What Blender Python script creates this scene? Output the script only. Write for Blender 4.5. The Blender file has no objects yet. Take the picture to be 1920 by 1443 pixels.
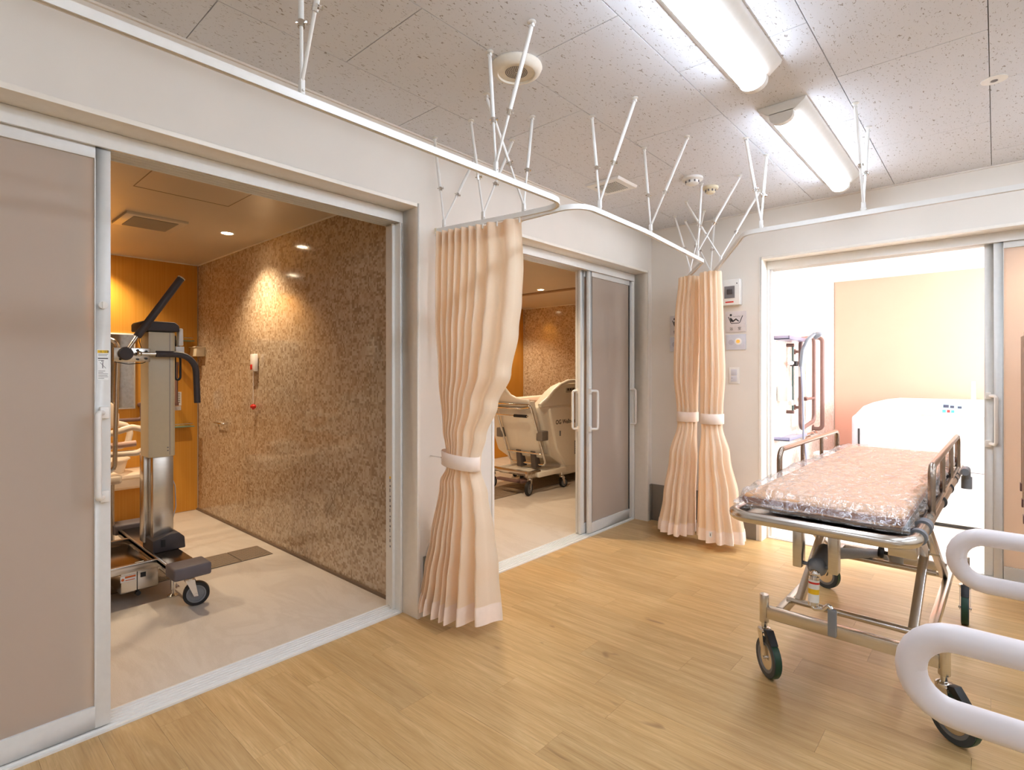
import bpy, bmesh, math, random
from mathutils import Vector, Matrix, noise
random.seed(7)
S = bpy.context.scene
COL = S.collection
PI = math.pi
# ------------------------------------------------------------------ camera, world, exposure
CAM_H = 1.22
cd = bpy.data.cameras.new('camera'); cam = bpy.data.objects.new('camera', cd); COL.objects.link(cam)
cam.location = (0, 0, CAM_H)
cam.rotation_euler = (PI/2, 0, math.radians(41.843))
cd.sensor_width = 36; cd.lens = 1014/1920*36; cd.shift_y = -22.5/1920; cd.clip_start = .02; cd.clip_end = 60
S.camera = cam
S.view_settings.view_transform = 'Standard'; S.view_settings.look = 'None'
S.view_settings.gamma = 1; S.view_settings.use_curve_mapping = False
S.view_settings.exposure = 0.8
w = bpy.data.worlds.new('world'); S.world = w; w.use_nodes = True
w.node_tree.nodes['Background'].inputs[0].default_value = (.75, .8, .9, 1)
w.node_tree.nodes['Background'].inputs[1].default_value = .3
S.cycles.max_bounces = 10; S.cycles.diffuse_bounces = 5; S.cycles.glossy_bounces = 4
S.cycles.transmission_bounces = 8; S.cycles.transparent_max_bounces = 10
S.cycles.sample_clamp_indirect = 6; S.cycles.caustics_reflective = False; S.cycles.caustics_refractive = False
LED = 18.5          # ceiling light diffusers
WARM = 44.0        # bathroom downlights, W
DAY = 17.0         # frosted window of the bright bathroom

# ------------------------------------------------------------------ helpers
W = {}
class M:
    def __init__(s): s.v = []; s.f = []
    def add(s, v, f):
        n = len(s.v); s.v += [tuple(p) for p in v]; s.f += [tuple(i+n for i in q) for q in f]; return s
    def box(s, a, b):
        x0, y0, z0 = [min(a[i], b[i]) for i in range(3)]; x1, y1, z1 = [max(a[i], b[i]) for i in range(3)]
        return s.add([(x0,y0,z0),(x1,y0,z0),(x1,y1,z0),(x0,y1,z0),(x0,y0,z1),(x1,y0,z1),(x1,y1,z1),(x0,y1,z1)],
                     [(0,3,2,1),(4,5,6,7),(0,1,5,4),(1,2,6,5),(2,3,7,6),(3,0,4,7)])
    def prism(s, poly, ax, a, b):
        n = len(poly)
        def P(p, t): return {'x': (t, p[0], p[1]), 'y': (p[0], t, p[1]), 'z': (p[0], p[1], t)}[ax]
        v = [P(p, a) for p in poly] + [P(p, b) for p in poly]
        return s.add(v, [tuple(range(n))[::-1], tuple(range(n, 2*n))] + [(i, (i+1) % n, n+(i+1) % n, n+i) for i in range(n)])
    def ring(s, c, d, r, seg, u=None):
        d = Vector(d).normalized()
        if u is None: u = d.orthogonal().normalized()
        w_ = d.cross(u)
        return [tuple(Vector(c) + (u*math.cos(2*PI*i/seg) + w_*math.sin(2*PI*i/seg))*r) for i in range(seg)]
    def cyl(s, p0, p1, r, r1=None, seg=16):
        d = Vector(p1)-Vector(p0); u = d.orthogonal().normalized()
        v = s.ring(p0, d, r, seg, u) + s.ring(p1, d, r if r1 is None else r1, seg, u)
        return s.add(v, [tuple(range(seg))[::-1], tuple(range(seg, 2*seg))] + [(i, (i+1) % seg, seg+(i+1) % seg, seg+i) for i in range(seg)])
    def lathe(s, prof, c, ax=(0, 0, 1), seg=24, ring=False):
        ax = Vector(ax).normalized(); u = ax.orthogonal().normalized(); v = []; f = []
        for r, h in prof: v += s.ring(Vector(c)+ax*h, ax, max(r, 1e-5), seg, u)
        for k in range(len(prof)-1):
            for i in range(seg): f.append((k*seg+i, k*seg+(i+1) % seg, (k+1)*seg+(i+1) % seg, (k+1)*seg+i))
        if ring:
            q = (len(prof)-1)*seg
            for i in range(seg): f.append((q+i, q+(i+1) % seg, (i+1) % seg, i))
        else: f.append(tuple(range(seg))[::-1]); f.append(tuple(range((len(prof)-1)*seg, len(prof)*seg)))
        return s.add(v, f)
    def sweep(s, pts, sect, closed=False, up=None):
        P = [Vector(p) for p in pts]; n = len(P); m = len(sect); v = []; f = []; u = None
        for i in range(n):
            if closed: t = (P[(i+1) % n]-P[i-1])
            else: t = P[min(i+1, n-1)]-P[max(i-1, 0)]
            t.normalize()
            if up is not None: u = Vector(up)
            elif u is None: u = t.orthogonal()
            u = (u - t*u.dot(t)).normalized(); w_ = t.cross(u)
            sc = 1.0
            v += [P[i]+w_*a*sc+u*b*sc for a, b in sect]
        for i in range(n if closed else n-1):
            j = (i+1) % n
            for k in range(m): f.append((i*m+k, i*m+(k+1) % m, j*m+(k+1) % m, j*m+k))
        if not closed: f.append(tuple(range(m))[::-1]); f.append(tuple(range((n-1)*m, n*m)))
        return s.add(v, f)
    def tube(s, pts, r, seg=12, closed=False, fil=0, up=None):
        if fil: pts = fillet(pts, fil, closed)
        return s.sweep(pts, [(r*math.cos(2*PI*k/seg), r*math.sin(2*PI*k/seg)) for k in range(seg)], closed, up)
    def bar(s, p0, p1, wd, ht, up=(0, 0, 1)):
        return s.sweep([p0, p1], [(-wd/2, -ht/2), (wd/2, -ht/2), (wd/2, ht/2), (-wd/2, ht/2)], up=up)
    def ball(s, c, r, seg=16, sx=1, sy=1, sz=1):
        n = seg//2; v = [(c[0], c[1], c[2]-r*sz)]; f = []
        for k in range(1, n):
            t = -PI/2+PI*k/n
            v += [(c[0]+r*sx*math.cos(t)*math.cos(2*PI*i/seg), c[1]+r*sy*math.cos(t)*math.sin(2*PI*i/seg), c[2]+r*sz*math.sin(t)) for i in range(seg)]
        v.append((c[0], c[1], c[2]+r*sz)); L = len(v)-1
        for i in range(seg): f.append((0, 1+(i+1) % seg, 1+i)); f.append((L, L-seg+i, L-seg+(i+1) % seg))
        for k in range(n-2):
            for i in range(seg): a = 1+k*seg; f.append((a+i, a+(i+1) % seg, a+seg+(i+1) % seg, a+seg+i))
        return s.add(v, f)
    def grid(s, rows, wrap=False):
        m = len(rows[0]); v = [p for r in rows for p in r]; f = []
        for i in range(len(rows)-1):
            for k in range(m if wrap else m-1): f.append((i*m+k, i*m+(k+1) % m, (i+1)*m+(k+1) % m, (i+1)*m+k))
        return s.add(v, f)

def fillet(pts, r, closed=False, n=6):
    P = [Vector(p) for p in pts]; N = len(P); out = []
    for i in range(N):
        if not closed and i in (0, N-1): out.append(P[i]); continue
        a, b, c = P[i-1], P[i], P[(i+1) % N]
        d1 = (a-b); d2 = (c-b); l1, l2 = d1.length, d2.length; d1.normalize(); d2.normalize()
        ang = d1.angle(d2)
        if ang > PI-.02: out.append(b); continue
        t = min(r/math.tan(ang/2), l1*.49, l2*.49); rr = t*math.tan(ang/2)
        cen = b+(d1+d2).normalized()*(rr/math.sin(ang/2))
        s0 = b+d1*t-cen; s1 = b+d2*t-cen; tot = s0.angle(s1); axis = s0.cross(s1).normalized()
        for k in range(n+1): out.append(cen+Matrix.Rotation(tot*k/n, 3, axis) @ s0)
    return out

def tag(o, label=None, cat=None, group=None, kind=None):
    if label: o['label'] = label
    if cat: o['category'] = cat
    if group: o['group'] = group
    if kind: o['kind'] = kind
    return o
def thing(name, loc, label, cat, group=None, rz=0, kind=None):
    o = bpy.data.objects.new(name, None); COL.objects.link(o); o.location = loc; o.rotation_euler = (0, 0, rz)
    o.empty_display_size = .05
    W[o] = Matrix.Translation(loc) @ Matrix.Rotation(rz, 4, 'Z')
    return tag(o, label, cat, group, kind)
def obj(name, m, mat, parent=None, bevel=0, smooth=35, local=False, kind=None, label=None, cat=None, group=None, seg=2):
    me = bpy.data.meshes.new(name)
    vs = m.v
    if parent is not None:
        wm = W[parent]
        if not local: inv = wm.inverted(); vs = [tuple(inv @ Vector(p)) for p in vs]
        org = Vector((0, 0, 0))
    else:
        wm = Matrix.Identity(4)
        xs = [p[0] for p in vs]; ys = [p[1] for p in vs]; zs = [p[2] for p in vs]
        org = Vector(((min(xs)+max(xs))/2, (min(ys)+max(ys))/2, min(zs)))
        vs = [tuple(Vector(p)-org) for p in vs]
    me.from_pydata(vs, [], m.f)
    bm = bmesh.new(); bm.from_mesh(me)
    bmesh.ops.remove_doubles(bm, verts=bm.verts, dist=1e-6)
    bmesh.ops.recalc_face_normals(bm, faces=bm.faces)
    if bevel:
        es = [e for e in bm.edges if len(e.link_faces) == 2 and e.calc_face_angle(0) > .6]
        bmesh.ops.bevel(bm, geom=es, offset=bevel, segments=seg, affect='EDGES', clamp_overlap=True, profile=.5)
    bm.to_mesh(me); bm.free()
    if smooth:
        me.shade_smooth(); me.set_sharp_from_angle(angle=math.radians(smooth))
    if mat: me.materials.append(mat)
    o = bpy.data.objects.new(name, me); COL.objects.link(o)
    if parent is not None: o.parent = parent; W[o] = W[parent]
    else: o.location = org; W[o] = Matrix.Translation(org)
    return tag(o, label, cat, group, kind)
def box(name, a, b, mat, parent=None, bevel=0, **k): return obj(name, M().box(a, b), mat, parent, bevel, **k)
def copy_tree(o, parent=None):
    c = o.copy(); COL.objects.link(c); c.parent = parent
    W[c] = W.get(parent, W.get(o))
    for ch in o.children: copy_tree(ch, c)
    return c
def text(body, size, loc, rot, mat, parent, name='lettering', ext=.0004, sx=1, align='LEFT', bold=0):
    cu = bpy.data.curves.new('t', 'FONT'); cu.body = body; cu.size = size; cu.extrude = ext; cu.align_x = align; cu.offset = bold
    cu.resolution_u = 3
    o = bpy.data.objects.new('t', cu); COL.objects.link(o)
    bpy.context.view_layer.update()
    me = bpy.data.meshes.new_from_object(o.evaluated_get(bpy.context.evaluated_depsgraph_get()))
    bpy.data.objects.remove(o); bpy.data.curves.remove(cu)
    Mx = Matrix.Translation(loc) @ rot.to_4x4() @ Matrix.Diagonal((sx, 1, 1, 1))
    m = M(); m.v = [tuple(Mx @ v.co) for v in me.vertices]; m.f = [tuple(p.vertices) for p in me.polygons]
    bpy.data.meshes.remove(me)
    return obj(name, m, mat, parent, smooth=0)
# text orientations: reading direction, up, on walls facing +x / -y
ROT_XP = Matrix(((0, 0, 1), (1, 0, 0), (0, 1, 0)))      # on a wall facing +x, text runs along +y
ROT_YN = Matrix(((1, 0, 0), (0, 0, -1), (0, 1, 0)))     # on a wall facing -y, text runs along +x

# ------------------------------------------------------------------ materials
def srgb(r, g, b):
    return tuple(((c/255)/12.92 if c/255 <= .04045 else ((c/255+.055)/1.055)**2.4) for c in (r, g, b))+(1,)
class N:
    def __init__(s, name):
        s.m = bpy.data.materials.new(name); s.m.use_nodes = True; s.t = s.m.node_tree
        s.b = s.t.nodes['Principled BSDF']; s.out = s.t.nodes['Material Output']
    def n(s, typ, **k):
        x = s.t.nodes.new('ShaderNode'+typ)
        for a, v in k.items():
            if hasattr(x, a): setattr(x, a, v)
        return x
    def l(s, a, b): s.t.links.new(a, b)
    def coord(s, kind='Object', scale=(1, 1, 1), loc=(0, 0, 0)):
        tc = s.n('TexCoord'); mp = s.n('Mapping'); mp.inputs['Scale'].default_value = scale; mp.inputs['Location'].default_value = loc
        if kind == 'World': g = s.n('NewGeometry'); s.l(g.outputs['Position'], mp.inputs['Vector'])
        else: s.l(tc.outputs[kind], mp.inputs['Vector'])
        return mp.outputs[0]
    def noise(s, vec, scale, detail=2, rough=.5, dist=0):
        x = s.n('TexNoise'); x.inputs['Scale'].default_value = scale; x.inputs['Detail'].default_value = detail
        x.inputs['Roughness'].default_value = rough; x.inputs['Distortion'].default_value = dist
        if vec is not None: s.l(vec, x.inputs['Vector'])
        return x.outputs['Fac']
    def ramp(s, fac, stops, interp='LINEAR'):
        x = s.n('ValToRGB'); e = x.color_ramp.elements; x.color_ramp.interpolation = interp
        while len(e) < len(stops): e.new(.5)
        for i, (p, c) in enumerate(stops): e[i].position = p; e[i].color = c if len(c) == 4 else tuple(c)+(1,)
        s.l(fac, x.inputs[0]); return x.outputs[0]
    def mix(s, fac, a, b, mode='MIX'):
        x = s.n('Mix', data_type='RGBA', blend_type=mode)
        for sock, v in ((x.inputs[0], fac), (x.inputs[6], a), (x.inputs[7], b)):
            if hasattr(v, 'links'): s.l(v, sock)
            else: sock.default_value = v
        return x.outputs[2]
    def math(s, op, a, b=0, c=0):
        x = s.n('Math', operation=op)
        for i, v in enumerate((a, b, c)):
            if hasattr(v, 'links'): s.l(v, x.inputs[i])
            else: x.inputs[i].default_value = v
        return x.outputs[0]
    def bump(s, h, strength=.2, dist=.002, to=None):
        x = s.n('Bump'); x.inputs['Strength'].default_value = strength; x.inputs['Distance'].default_value = dist
        s.l(h, x.inputs['Height']); s.l(x.outputs[0], (to or s.b).inputs['Normal']); return x
    def set(s, **k):
        for a, v in k.items(): s.b.inputs[{'color': 'Base Color', 'rough': 'Roughness', 'metal': 'Metallic', 'trans': 'Transmission Weight', 'ior': 'IOR', 'spec': 'Specular IOR Level', 'coat': 'Coat Weight', 'alpha': 'Alpha', 'sss': 'Subsurface Weight'}[a]].default_value = v
        return s
def plain(name, rgb, rough=.5, metal=0, var=.04, bump=0, scale=40, **k):
    n = N(name); c = srgb(*rgb); n.set(rough=rough, metal=metal, **k)
    f = n.noise(n.coord('Object'), scale, 3)
    lo = tuple(x*(1-var) for x in c[:3])+(1,); hi = tuple(min(1, x*(1+var)) for x in c[:3])+(1,)
    n.l(n.ramp(f, [(.3, lo), (.7, hi)]), n.b.inputs['Base Color'])
    if bump: n.bump(n.noise(n.coord('Object'), scale*4, 3), bump, .001)
    return n.m
def emit(name, rgb, strength):
    n = N(name); e = n.n('Emission'); e.inputs[0].default_value = srgb(*rgb); e.inputs[1].default_value = strength
    n.l(e.outputs[0], n.out.inputs[0]); return n.m

def wall_mat(name, rgb, rough=.75):
    n = N(name); n.set(rough=rough); v = n.coord('World')
    c = srgb(*rgb); f = n.noise(v, 6, 3)
    n.l(n.ramp(f, [(.3, tuple(x*.97 for x in c[:3])), (.7, c)]), n.b.inputs['Base Color'])
    vz = n.coord('World', (700, 700, 420)); h = n.noise(vz, 1, 2)
    n.bump(h, .18, .001); return n.m
m_wall = wall_mat('woven_wallpaper', (230, 223, 213))
m_lining = plain('cream_gloss_lining', (238, 231, 220), .32, var=.02)
m_skirt = plain('grey_vinyl_skirting', (128, 119, 108), .5, var=.03)
m_white = plain('white_powder_coat', (232, 230, 225), .34, var=.02)
m_alu = plain('white_aluminium', (222, 221, 217), .3, var=.02)
m_gasket = plain('dark_gasket', (70, 68, 66), .6)
m_plast = plain('white_plastic', (236, 232, 226), .3, var=.02)
m_cream = plain('cream_plastic', (226, 214, 186), .4, var=.02)
m_black = plain('black_rubber', (24, 24, 26), .5)
m_dgrey = plain('charcoal_foam', (66, 60, 62), .6, bump=.1)
m_brown = plain('brown_handrail', (118, 88, 80), .45)
m_red = plain('red_plastic', (205, 40, 28), .4)
m_ink = plain('dark_print', (52, 46, 46), .6)
m_ink2 = plain('grey_print', (120, 116, 118), .6)
m_paper = plain('sticker_white', (238, 238, 236), .5)
m_yel = plain('sticker_yellow', (235, 190, 30), .5)
m_orn = plain('sticker_orange', (214, 110, 50), .5)
m_blueish = plain('panel_pale_blue', (150, 186, 200), .4)
m_teal = plain('teal_button', (60, 190, 180), .4)
m_lcd = plain('dark_display', (58, 60, 78), .25)
m_lgrey = plain('pale_grey_plastic', (205, 205, 212), .45)
m_mid = plain('mid_grey_casting', (128, 130, 134), .5)
m_tubw = plain('moulded_bath_white', (240, 240, 240), .28, var=.015)
m_green = plain('dark_green_tread', (22, 62, 44), .45, var=.1)
m_tyre = plain('blue_grey_tyre', (58, 66, 72), .5)
m_wheelg = plain('grey_wheel', (120, 122, 126), .45)
m_beige = plain('beige_panel', (205, 178, 150), .5)
def steel(name, rgb, rough):
    n = N(name); n.set(metal=1, rough=rough); c = srgb(*rgb)
    f = n.noise(n.coord('Object', (1, 1, 60)), 8, 3)
    n.l(n.ramp(f, [(.3, tuple(x*.9 for x in c[:3])), (.7, c)]), n.b.inputs['Base Color']); n.bump(f, .03, .0005)
    return n.m
m_steel = steel('brushed_stainless', (218, 212, 204), .24)
m_dsteel = steel('steel_dark_reflections', (168, 152, 138), .25)  # darker copy of the steel, dark reflections put into its colour
m_chrome = steel('polished_chrome', (225, 222, 218), .12)

def wood_mat():
    n = N('oak_vinyl_plank'); oi = n.n('ObjectInfo'); rnd = oi.outputs['Random']
    tc = n.n('TexCoord'); off = n.n('CombineXYZ')
    n.l(n.math('MULTIPLY', rnd, 37.0), off.inputs[0]); n.l(n.math('MULTIPLY', rnd, 91.0), off.inputs[1]); n.l(n.math('MULTIPLY', rnd, 53.0), off.inputs[2])
    ad = n.n('VectorMath', operation='ADD'); n.l(tc.outputs['Object'], ad.inputs[0]); n.l(off.outputs[0], ad.inputs[1])
    def mp(sc):
        x = n.n('Mapping'); x.inputs['Scale'].default_value = sc; n.l(ad.outputs[0], x.inputs['Vector']); return x.outputs[0]
    big = n.noise(mp((1.2, 9, 1)), 1.6, 4, .55, 1.1)         # cathedral swirls
    rings = n.math('FRACT', n.math('MULTIPLY', big, 9))
    rings = n.math('ABSOLUTE', n.math('SUBTRACT', n.math('MULTIPLY', rings, 2), 1))
    fine = n.noise(mp((5, 190, 1)), 1.0, 3, .6)
    mid = n.noise(mp((2.2, 30, 1)), 1.0, 4, .6, .4)
    knot = n.noise(mp((9, 24, 1)), .55, 2, .5, .6)
    a = n.mix(rings, srgb(210, 175, 121), srgb(221, 187, 135))
    b = n.mix(n.ramp(mid, [(.3, (0, 0, 0)), (.7, (1, 1, 1))]), srgb(192, 154, 100), a)
    c = n.mix(n.ramp(fine, [(.28, (.55, .55, .55)), (.5, (0, 0, 0))]), b, srgb(168, 132, 82))
    d = n.mix(n.ramp(knot, [(.2, (.8, .8, .8)), (.29, (0, 0, 0))]), c, srgb(152, 118, 78))
    tone = n.ramp(rnd, [(0, (.86, .86, .86)), (.5, (.97, .97, .97)), (1, (1.0, .98, .95))])
    e = n.mix(1.0, d, tone, 'MULTIPLY')
    n.l(e, n.b.inputs['Base Color'])
    n.set(rough=.34, spec=.45); n.bump(fine, .12, .0006)
    return n.m
m_wood = wood_mat()
def ceil_mat():
    n = N('rock_wool_ceiling_board'); n.set(rough=.85)
    v = n.coord('World', (1, .40, 1)); wz = n.noise(n.coord('World'), 9, 2)
    a = n.noise(v, 125, 2, .5, 1.1)
    fis = n.ramp(a, [(.325, (1, 1, 1)), (.35, (0, 0, 0))])
    dots = n.n('TexVoronoi'); dots.inputs['Scale'].default_value = 120; n.l(n.coord('World'), dots.inputs['Vector'])
    dt = n.ramp(dots.outputs['Distance'], [(.10, (1, 1, 1)), (.16, (0, 0, 0))])
    sel = n.ramp(n.noise(n.coord('World'), 60, 1), [(.52, (0, 0, 0)), (.58, (1, 1, 1))])
    al = n.math('MAXIMUM', fis, n.math('MULTIPLY', dt, sel))
    al = n.math('MULTIPLY', al, .85)
    n.l(n.mix(al, srgb(220, 222, 228), srgb(142, 134, 128)), n.b.inputs['Base Color'])
    n.bump(n.math('SUBTRACT', 1, al), .5, .002); return n.m
m_ceil = ceil_mat()
def mosaic_mat(name, cols, cell=.0145):
    n = N(name); n.set(rough=.1, spec=.5)
    g = n.n('NewGeometry')
    def cells(size, off):
        a = n.n('VectorMath', operation='ADD'); a.inputs[1].default_value = (off, off+.0037, off); n.l(g.outputs['Position'], a.inputs[0])
        sn = n.n('VectorMath', operation='SNAP'); sn.inputs[1].default_value = (size, size, size); n.l(a.outputs[0], sn.inputs[0])
        wn = n.n('TexWhiteNoise', noise_dimensions='3D'); n.l(sn.outputs[0], wn.inputs['Vector']); return wn.outputs['Value']
    big = cells(cell*2, .0033); small = cells(cell, .0033)
    sel = n.math('GREATER_THAN', cells(cell*2, 7.0033), .72)
    f = n.mix(sel, small, big)
    c = n.ramp(f, [(0, cols[0]), (.22, cols[1]), (.5, cols[2]), (.78, cols[3]), (1, cols[4])], 'CONSTANT')
    n.l(c, n.b.inputs['Base Color']); return n.m
m_mosaic = mosaic_mat('mosaic_print_panel', [srgb(158, 134, 108), srgb(180, 157, 130), srgb(191, 170, 144), srgb(200, 181, 157), srgb(216, 200, 180)], .0125)
m_mosaic_lit = mosaic_mat('overexposed_mosaic_panel', [srgb(216, 204, 192), srgb(226, 217, 207), srgb(232, 224, 216), srgb(236, 230, 223), srgb(242, 237, 231)], .0125)  # same mosaic whitened, the bright bathroom's overexposure painted into its colours
m_grout = plain('panel_joint', (206, 190, 168), .5)
def orange_mat():
    n = N('orange_striped_panel'); n.set(rough=.4, spec=.2)
    f = n.noise(n.coord('World', (90, 90, 1.2)), 1, 2)
    n.l(n.ramp(f, [(.3, srgb(204, 142, 52)), (.7, srgb(212, 154, 66))]), n.b.inputs['Base Color']); return n.m
m_orange = orange_mat()
m_orange_lit = plain('overexposed_orange_panel', (230, 171, 149), .35, var=.02, scale=3)  # orange panel again, paler: overexposure of the bright bathroom put into the colour
def bathfloor_mat():
    n = N('marbled_beige_floor'); n.set(rough=.42)
    v = n.coord('World', (1, 2.2, 1)); a = n.noise(v, 1.3, 6, .65, .9)
    vein = n.ramp(a, [(.40, srgb(211, 201, 189)), (.47, srgb(204, 193, 180)), (.53, srgb(212, 202, 190)), (.7, srgb(208, 197, 184))])
    sp = n.noise(n.coord('World'), 260, 2)
    n.l(n.mix(n.ramp(sp, [(.35, (.35, .35, .35)), (.5, (0, 0, 0))]), vein, srgb(186, 173, 158)), n.b.inputs['Base Color'])
    n.bump(n.noise(n.coord('World'), 180, 2), .1, .001); return n.m
m_bfloor = bathfloor_mat()
m_bceil = plain('satin_bath_ceiling', (206, 194, 175), .3, var=.015, scale=3)
def frosted(name, rgb, trans=.9, rough=.38, haze=.75):
    n = N(name); n.set(color=srgb(*rgb), rough=rough, trans=trans, ior=1.25, spec=.3); 
    n.bump(n.noise(n.coord('Object'), 500, 2), .1, .0005)
    d = n.n('BsdfDiffuse'); d.inputs[0].default_value = srgb(*rgb); tr = n.n('BsdfTranslucent'); tr.inputs[0].default_value = srgb(*rgb)
    a = n.n('MixShader'); a.inputs[0].default_value = .60; n.l(d.outputs[0], a.inputs[1]); n.l(tr.outputs[0], a.inputs[2])
    b = n.n('MixShader'); b.inputs[0].default_value = haze; n.l(n.b.outputs[0], b.inputs[1]); n.l(a.outputs[0], b.inputs[2]); n.l(b.outputs[0], n.out.inputs[0])
    return n.m
m_frost = frosted('frosted_acrylic', (252, 240, 227))
m_clearb = frosted('clear_acrylic_shelf', (214, 214, 240), .8, .08, .3)
m_glassg = frosted('green_edged_glass', (160, 190, 170), .6, .08, .3)
def fabric():
    n = N('peach_curtain_cloth')
    v = n.coord('Object', (420, 420, 420)); f = n.noise(v, 1, 2)
    col = n.ramp(f, [(.3, srgb(251, 232, 205)), (.7, srgb(254, 239, 214))])
    n.l(col, n.b.inputs['Base Color']); n.set(rough=.72, spec=.3)
    n.b.inputs['Sheen Weight'].default_value = .25
    tr = n.n('BsdfTranslucent'); tr.inputs[0].default_value = srgb(253, 222, 186)
    mx = n.n('MixShader'); mx.inputs[0].default_value = .33
    n.l(n.b.outputs[0], mx.inputs[1]); n.l(tr.outputs[0], mx.inputs[2]); n.l(mx.outputs[0], n.out.inputs[0])
    n.bump(f, .08, .0006); return n.m
m_cloth = fabric()
m_hem = plain('peach_hem_cloth', (252, 232, 216), .7, var=.02)
def film():
    n = N('clear_plastic_film'); t = n.n('BsdfTransparent'); t.inputs[0].default_value = (.95, .95, .96, 1)
    g = n.n('BsdfGlossy'); g.inputs['Roughness'].default_value = .16; g.inputs[0].default_value = (1, 1, 1, 1)
    nz = n.noise(n.coord('Object', (1, 1, 1)), 28, 4, .6, 1.2); nz2 = n.noise(n.coord('Object', (1, .5, 1)), 9, 3, .6, 2.0)
    b = n.n('Bump'); b.inputs['Strength'].default_value = .9; b.inputs['Distance'].default_value = .012
    n.l(n.math('ADD', n.math('MULTIPLY', nz, .4), nz2), b.inputs['Height']); n.l(b.outputs[0], g.inputs['Normal'])
    lw = n.n('LayerWeight'); lw.inputs[0].default_value = .35; n.l(b.outputs[0], lw.inputs['Normal'])
    d = n.n('BsdfDiffuse'); d.inputs[0].default_value = (.9, .88, .88, 1)
    fac = n.math('MULTIPLY_ADD', lw.outputs['Facing'], .36, .06)
    rd = n.noise(n.coord('Object', (1, .45, 1)), 17, 3, .55, 2.6)
    cr = n.ramp(n.math('ABSOLUTE', n.math('SUBTRACT', rd, .5)), [(0, (1, 1, 1)), (.016, (.25, .25, .25)), (.04, (0, 0, 0))])  # white streaks along creases: crumple whitening and painted reflections together
    m1 = n.n('MixShader'); n.l(fac, m1.inputs[0]); n.l(t.outputs[0], m1.inputs[1]); n.l(g.outputs[0], m1.inputs[2])
    m2 = n.n('MixShader'); n.l(n.math('MULTIPLY_ADD', cr, .34, .03), m2.inputs[0]); n.l(m1.outputs[0], m2.inputs[1]); n.l(d.outputs[0], m2.inputs[2])
    n.l(m2.outputs[0], n.out.inputs[0]); return n.m
m_film = film()
m_pad = plain('mattress_vinyl_lightened', (218, 166, 120), .45, var=.05)  # brown pad made paler, reflections on its top put into the colour
m_padb = plain('taupe_mattress_base', (150, 134, 130), .6)
m_led = emit('led_diffuser', (223, 237, 255), LED)
m_dl = emit('downlight_lens', (255, 232, 196), 30)
m_day = emit('daylit_frosted_window', (240, 246, 255), DAY)
m_lamp_or = emit('glowing_orange_lamp', (245, 150, 70), 1.0)
m_mirror = N('mirror_glass').set(color=(.85, .87, .86, 1), rough=.04, metal=1).m

# ------------------------------------------------------------------ room shell
XW, YW, CZ = -2.14, 4.13, 2.40          # left wall face, back wall face, ceiling
XO, BZ = -5.32, 2.18                    # orange walls, bathroom ceilings
XR, YF = 2.60, -2.60
def struct(name, m, mat, **k): return obj(name, m, mat, kind='structure', **k)
# main floor and its planks
floor = struct('floor', M().box((-2.30, YF, -.06), (XR, YW+.13, -.004)), m_skirt)
PW, PL = .152, .914
offs = {1: -1.605, 2: -1.10, 3: -1.434, 4: -1.03, 6: -1.35, 7: -.972, 8: -1.727, 9: -1.53, 0: -2.0}
first = None
for r in range(-9, 22):
    y0 = 1.034+PW*r; y1 = min(y0+PW, YW+.12)
    if y0 > YW+.10: break
    xo = offs.get(r, random.uniform(-2.2, -1.3)); x = xo-2*PL
    while x < XR and x < 1.35:
        a = max(x, -2.262); b = min(x+PL, 1.5)
        if b-a > .02:
            p = box('plank', (a+.0003, y0+.0003, -.004), (b-.0003, y1-.0003, 0), m_wood, None, smooth=0)
            p.parent = floor; p.matrix_parent_inverse = Matrix.Translation(-floor.location)
        x += PL
struct('floor_rear', M().box((1.5, YF, -.004), (XR, YW+.12, 0)).box((-2.262, YF, -.004), (1.5, 1.034-9*PW, 0)), m_wood)
# ceiling with its boards
CG = .455
ceil = struct('ceiling', M().box((XW-.26, YF, CZ+.012), (XR, YW+.26, CZ+.08)), m_skirt)
for i in range(-1, 10):
    xa = -1.84+CG*i; xb = xa+CG; xa = max(xa, XW); xb = min(xb, XR)
    y = (.655 if i % 2 == 1 else 1.11)-.91*4
    while y < YW:
        ya = max(y, YF); yb = min(y+.91, YW)
        if yb-ya > .02 and xb-xa > .02:
            p = obj('ceiling_board', M().box((xa+.0014, ya+.0014, CZ), (xb-.0014, yb-.0014, CZ+.012)), m_ceil, None, bevel=.0008, seg=1, smooth=0)
            p.parent = ceil; p.matrix_parent_inverse = Matrix.Translation(-ceil.location)
        y += .91
# left wall (openings y -.60..1.70 and 2.22..4.075)
LZ = 2.06
O1 = (-.60, 1.70); O2 = (2.215, 4.075)
XI = -2.38
mw = M()
mw.box((XI, YF, LZ), (XW, YW+.12, CZ+.012)).box((XI, YF, 0), (XW, O1[0], LZ)).box((XI, O1[1], 0), (XW, O2[0], LZ)).box((XI, O2[1], 0), (XW, YW+.12, LZ))
struct('wall_left', mw, m_wall)
# back wall (opening x -1.285..+.80)
O3 = (-1.285, .80)
mb = M().box((XI, YW, LZ), (XR, YW+.24, CZ+.012)).box((XW, YW, 0), (O3[0], YW+.24, LZ)).box((O3[1], YW, 0), (XR, YW+.24, LZ))
struct('wall_back', mb, m_wall)
struct('wall_right', M().box((XR, YF, 0), (XR+.1, YW+.24, CZ+.012)), m_wall)
struct('wall_front', M().box((XI, YF-.1, 0), (XR+.1, YF, CZ+.012)), m_wall)
# wall/ceiling edging
struct('trim_1', M().box((XW, YF, CZ-.008), (XW+.010, YW, CZ)), m_wall)
struct('trim_2', M().box((XW, YW-.010, CZ-.008), (XR, YW, CZ)), m_wall)
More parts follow.
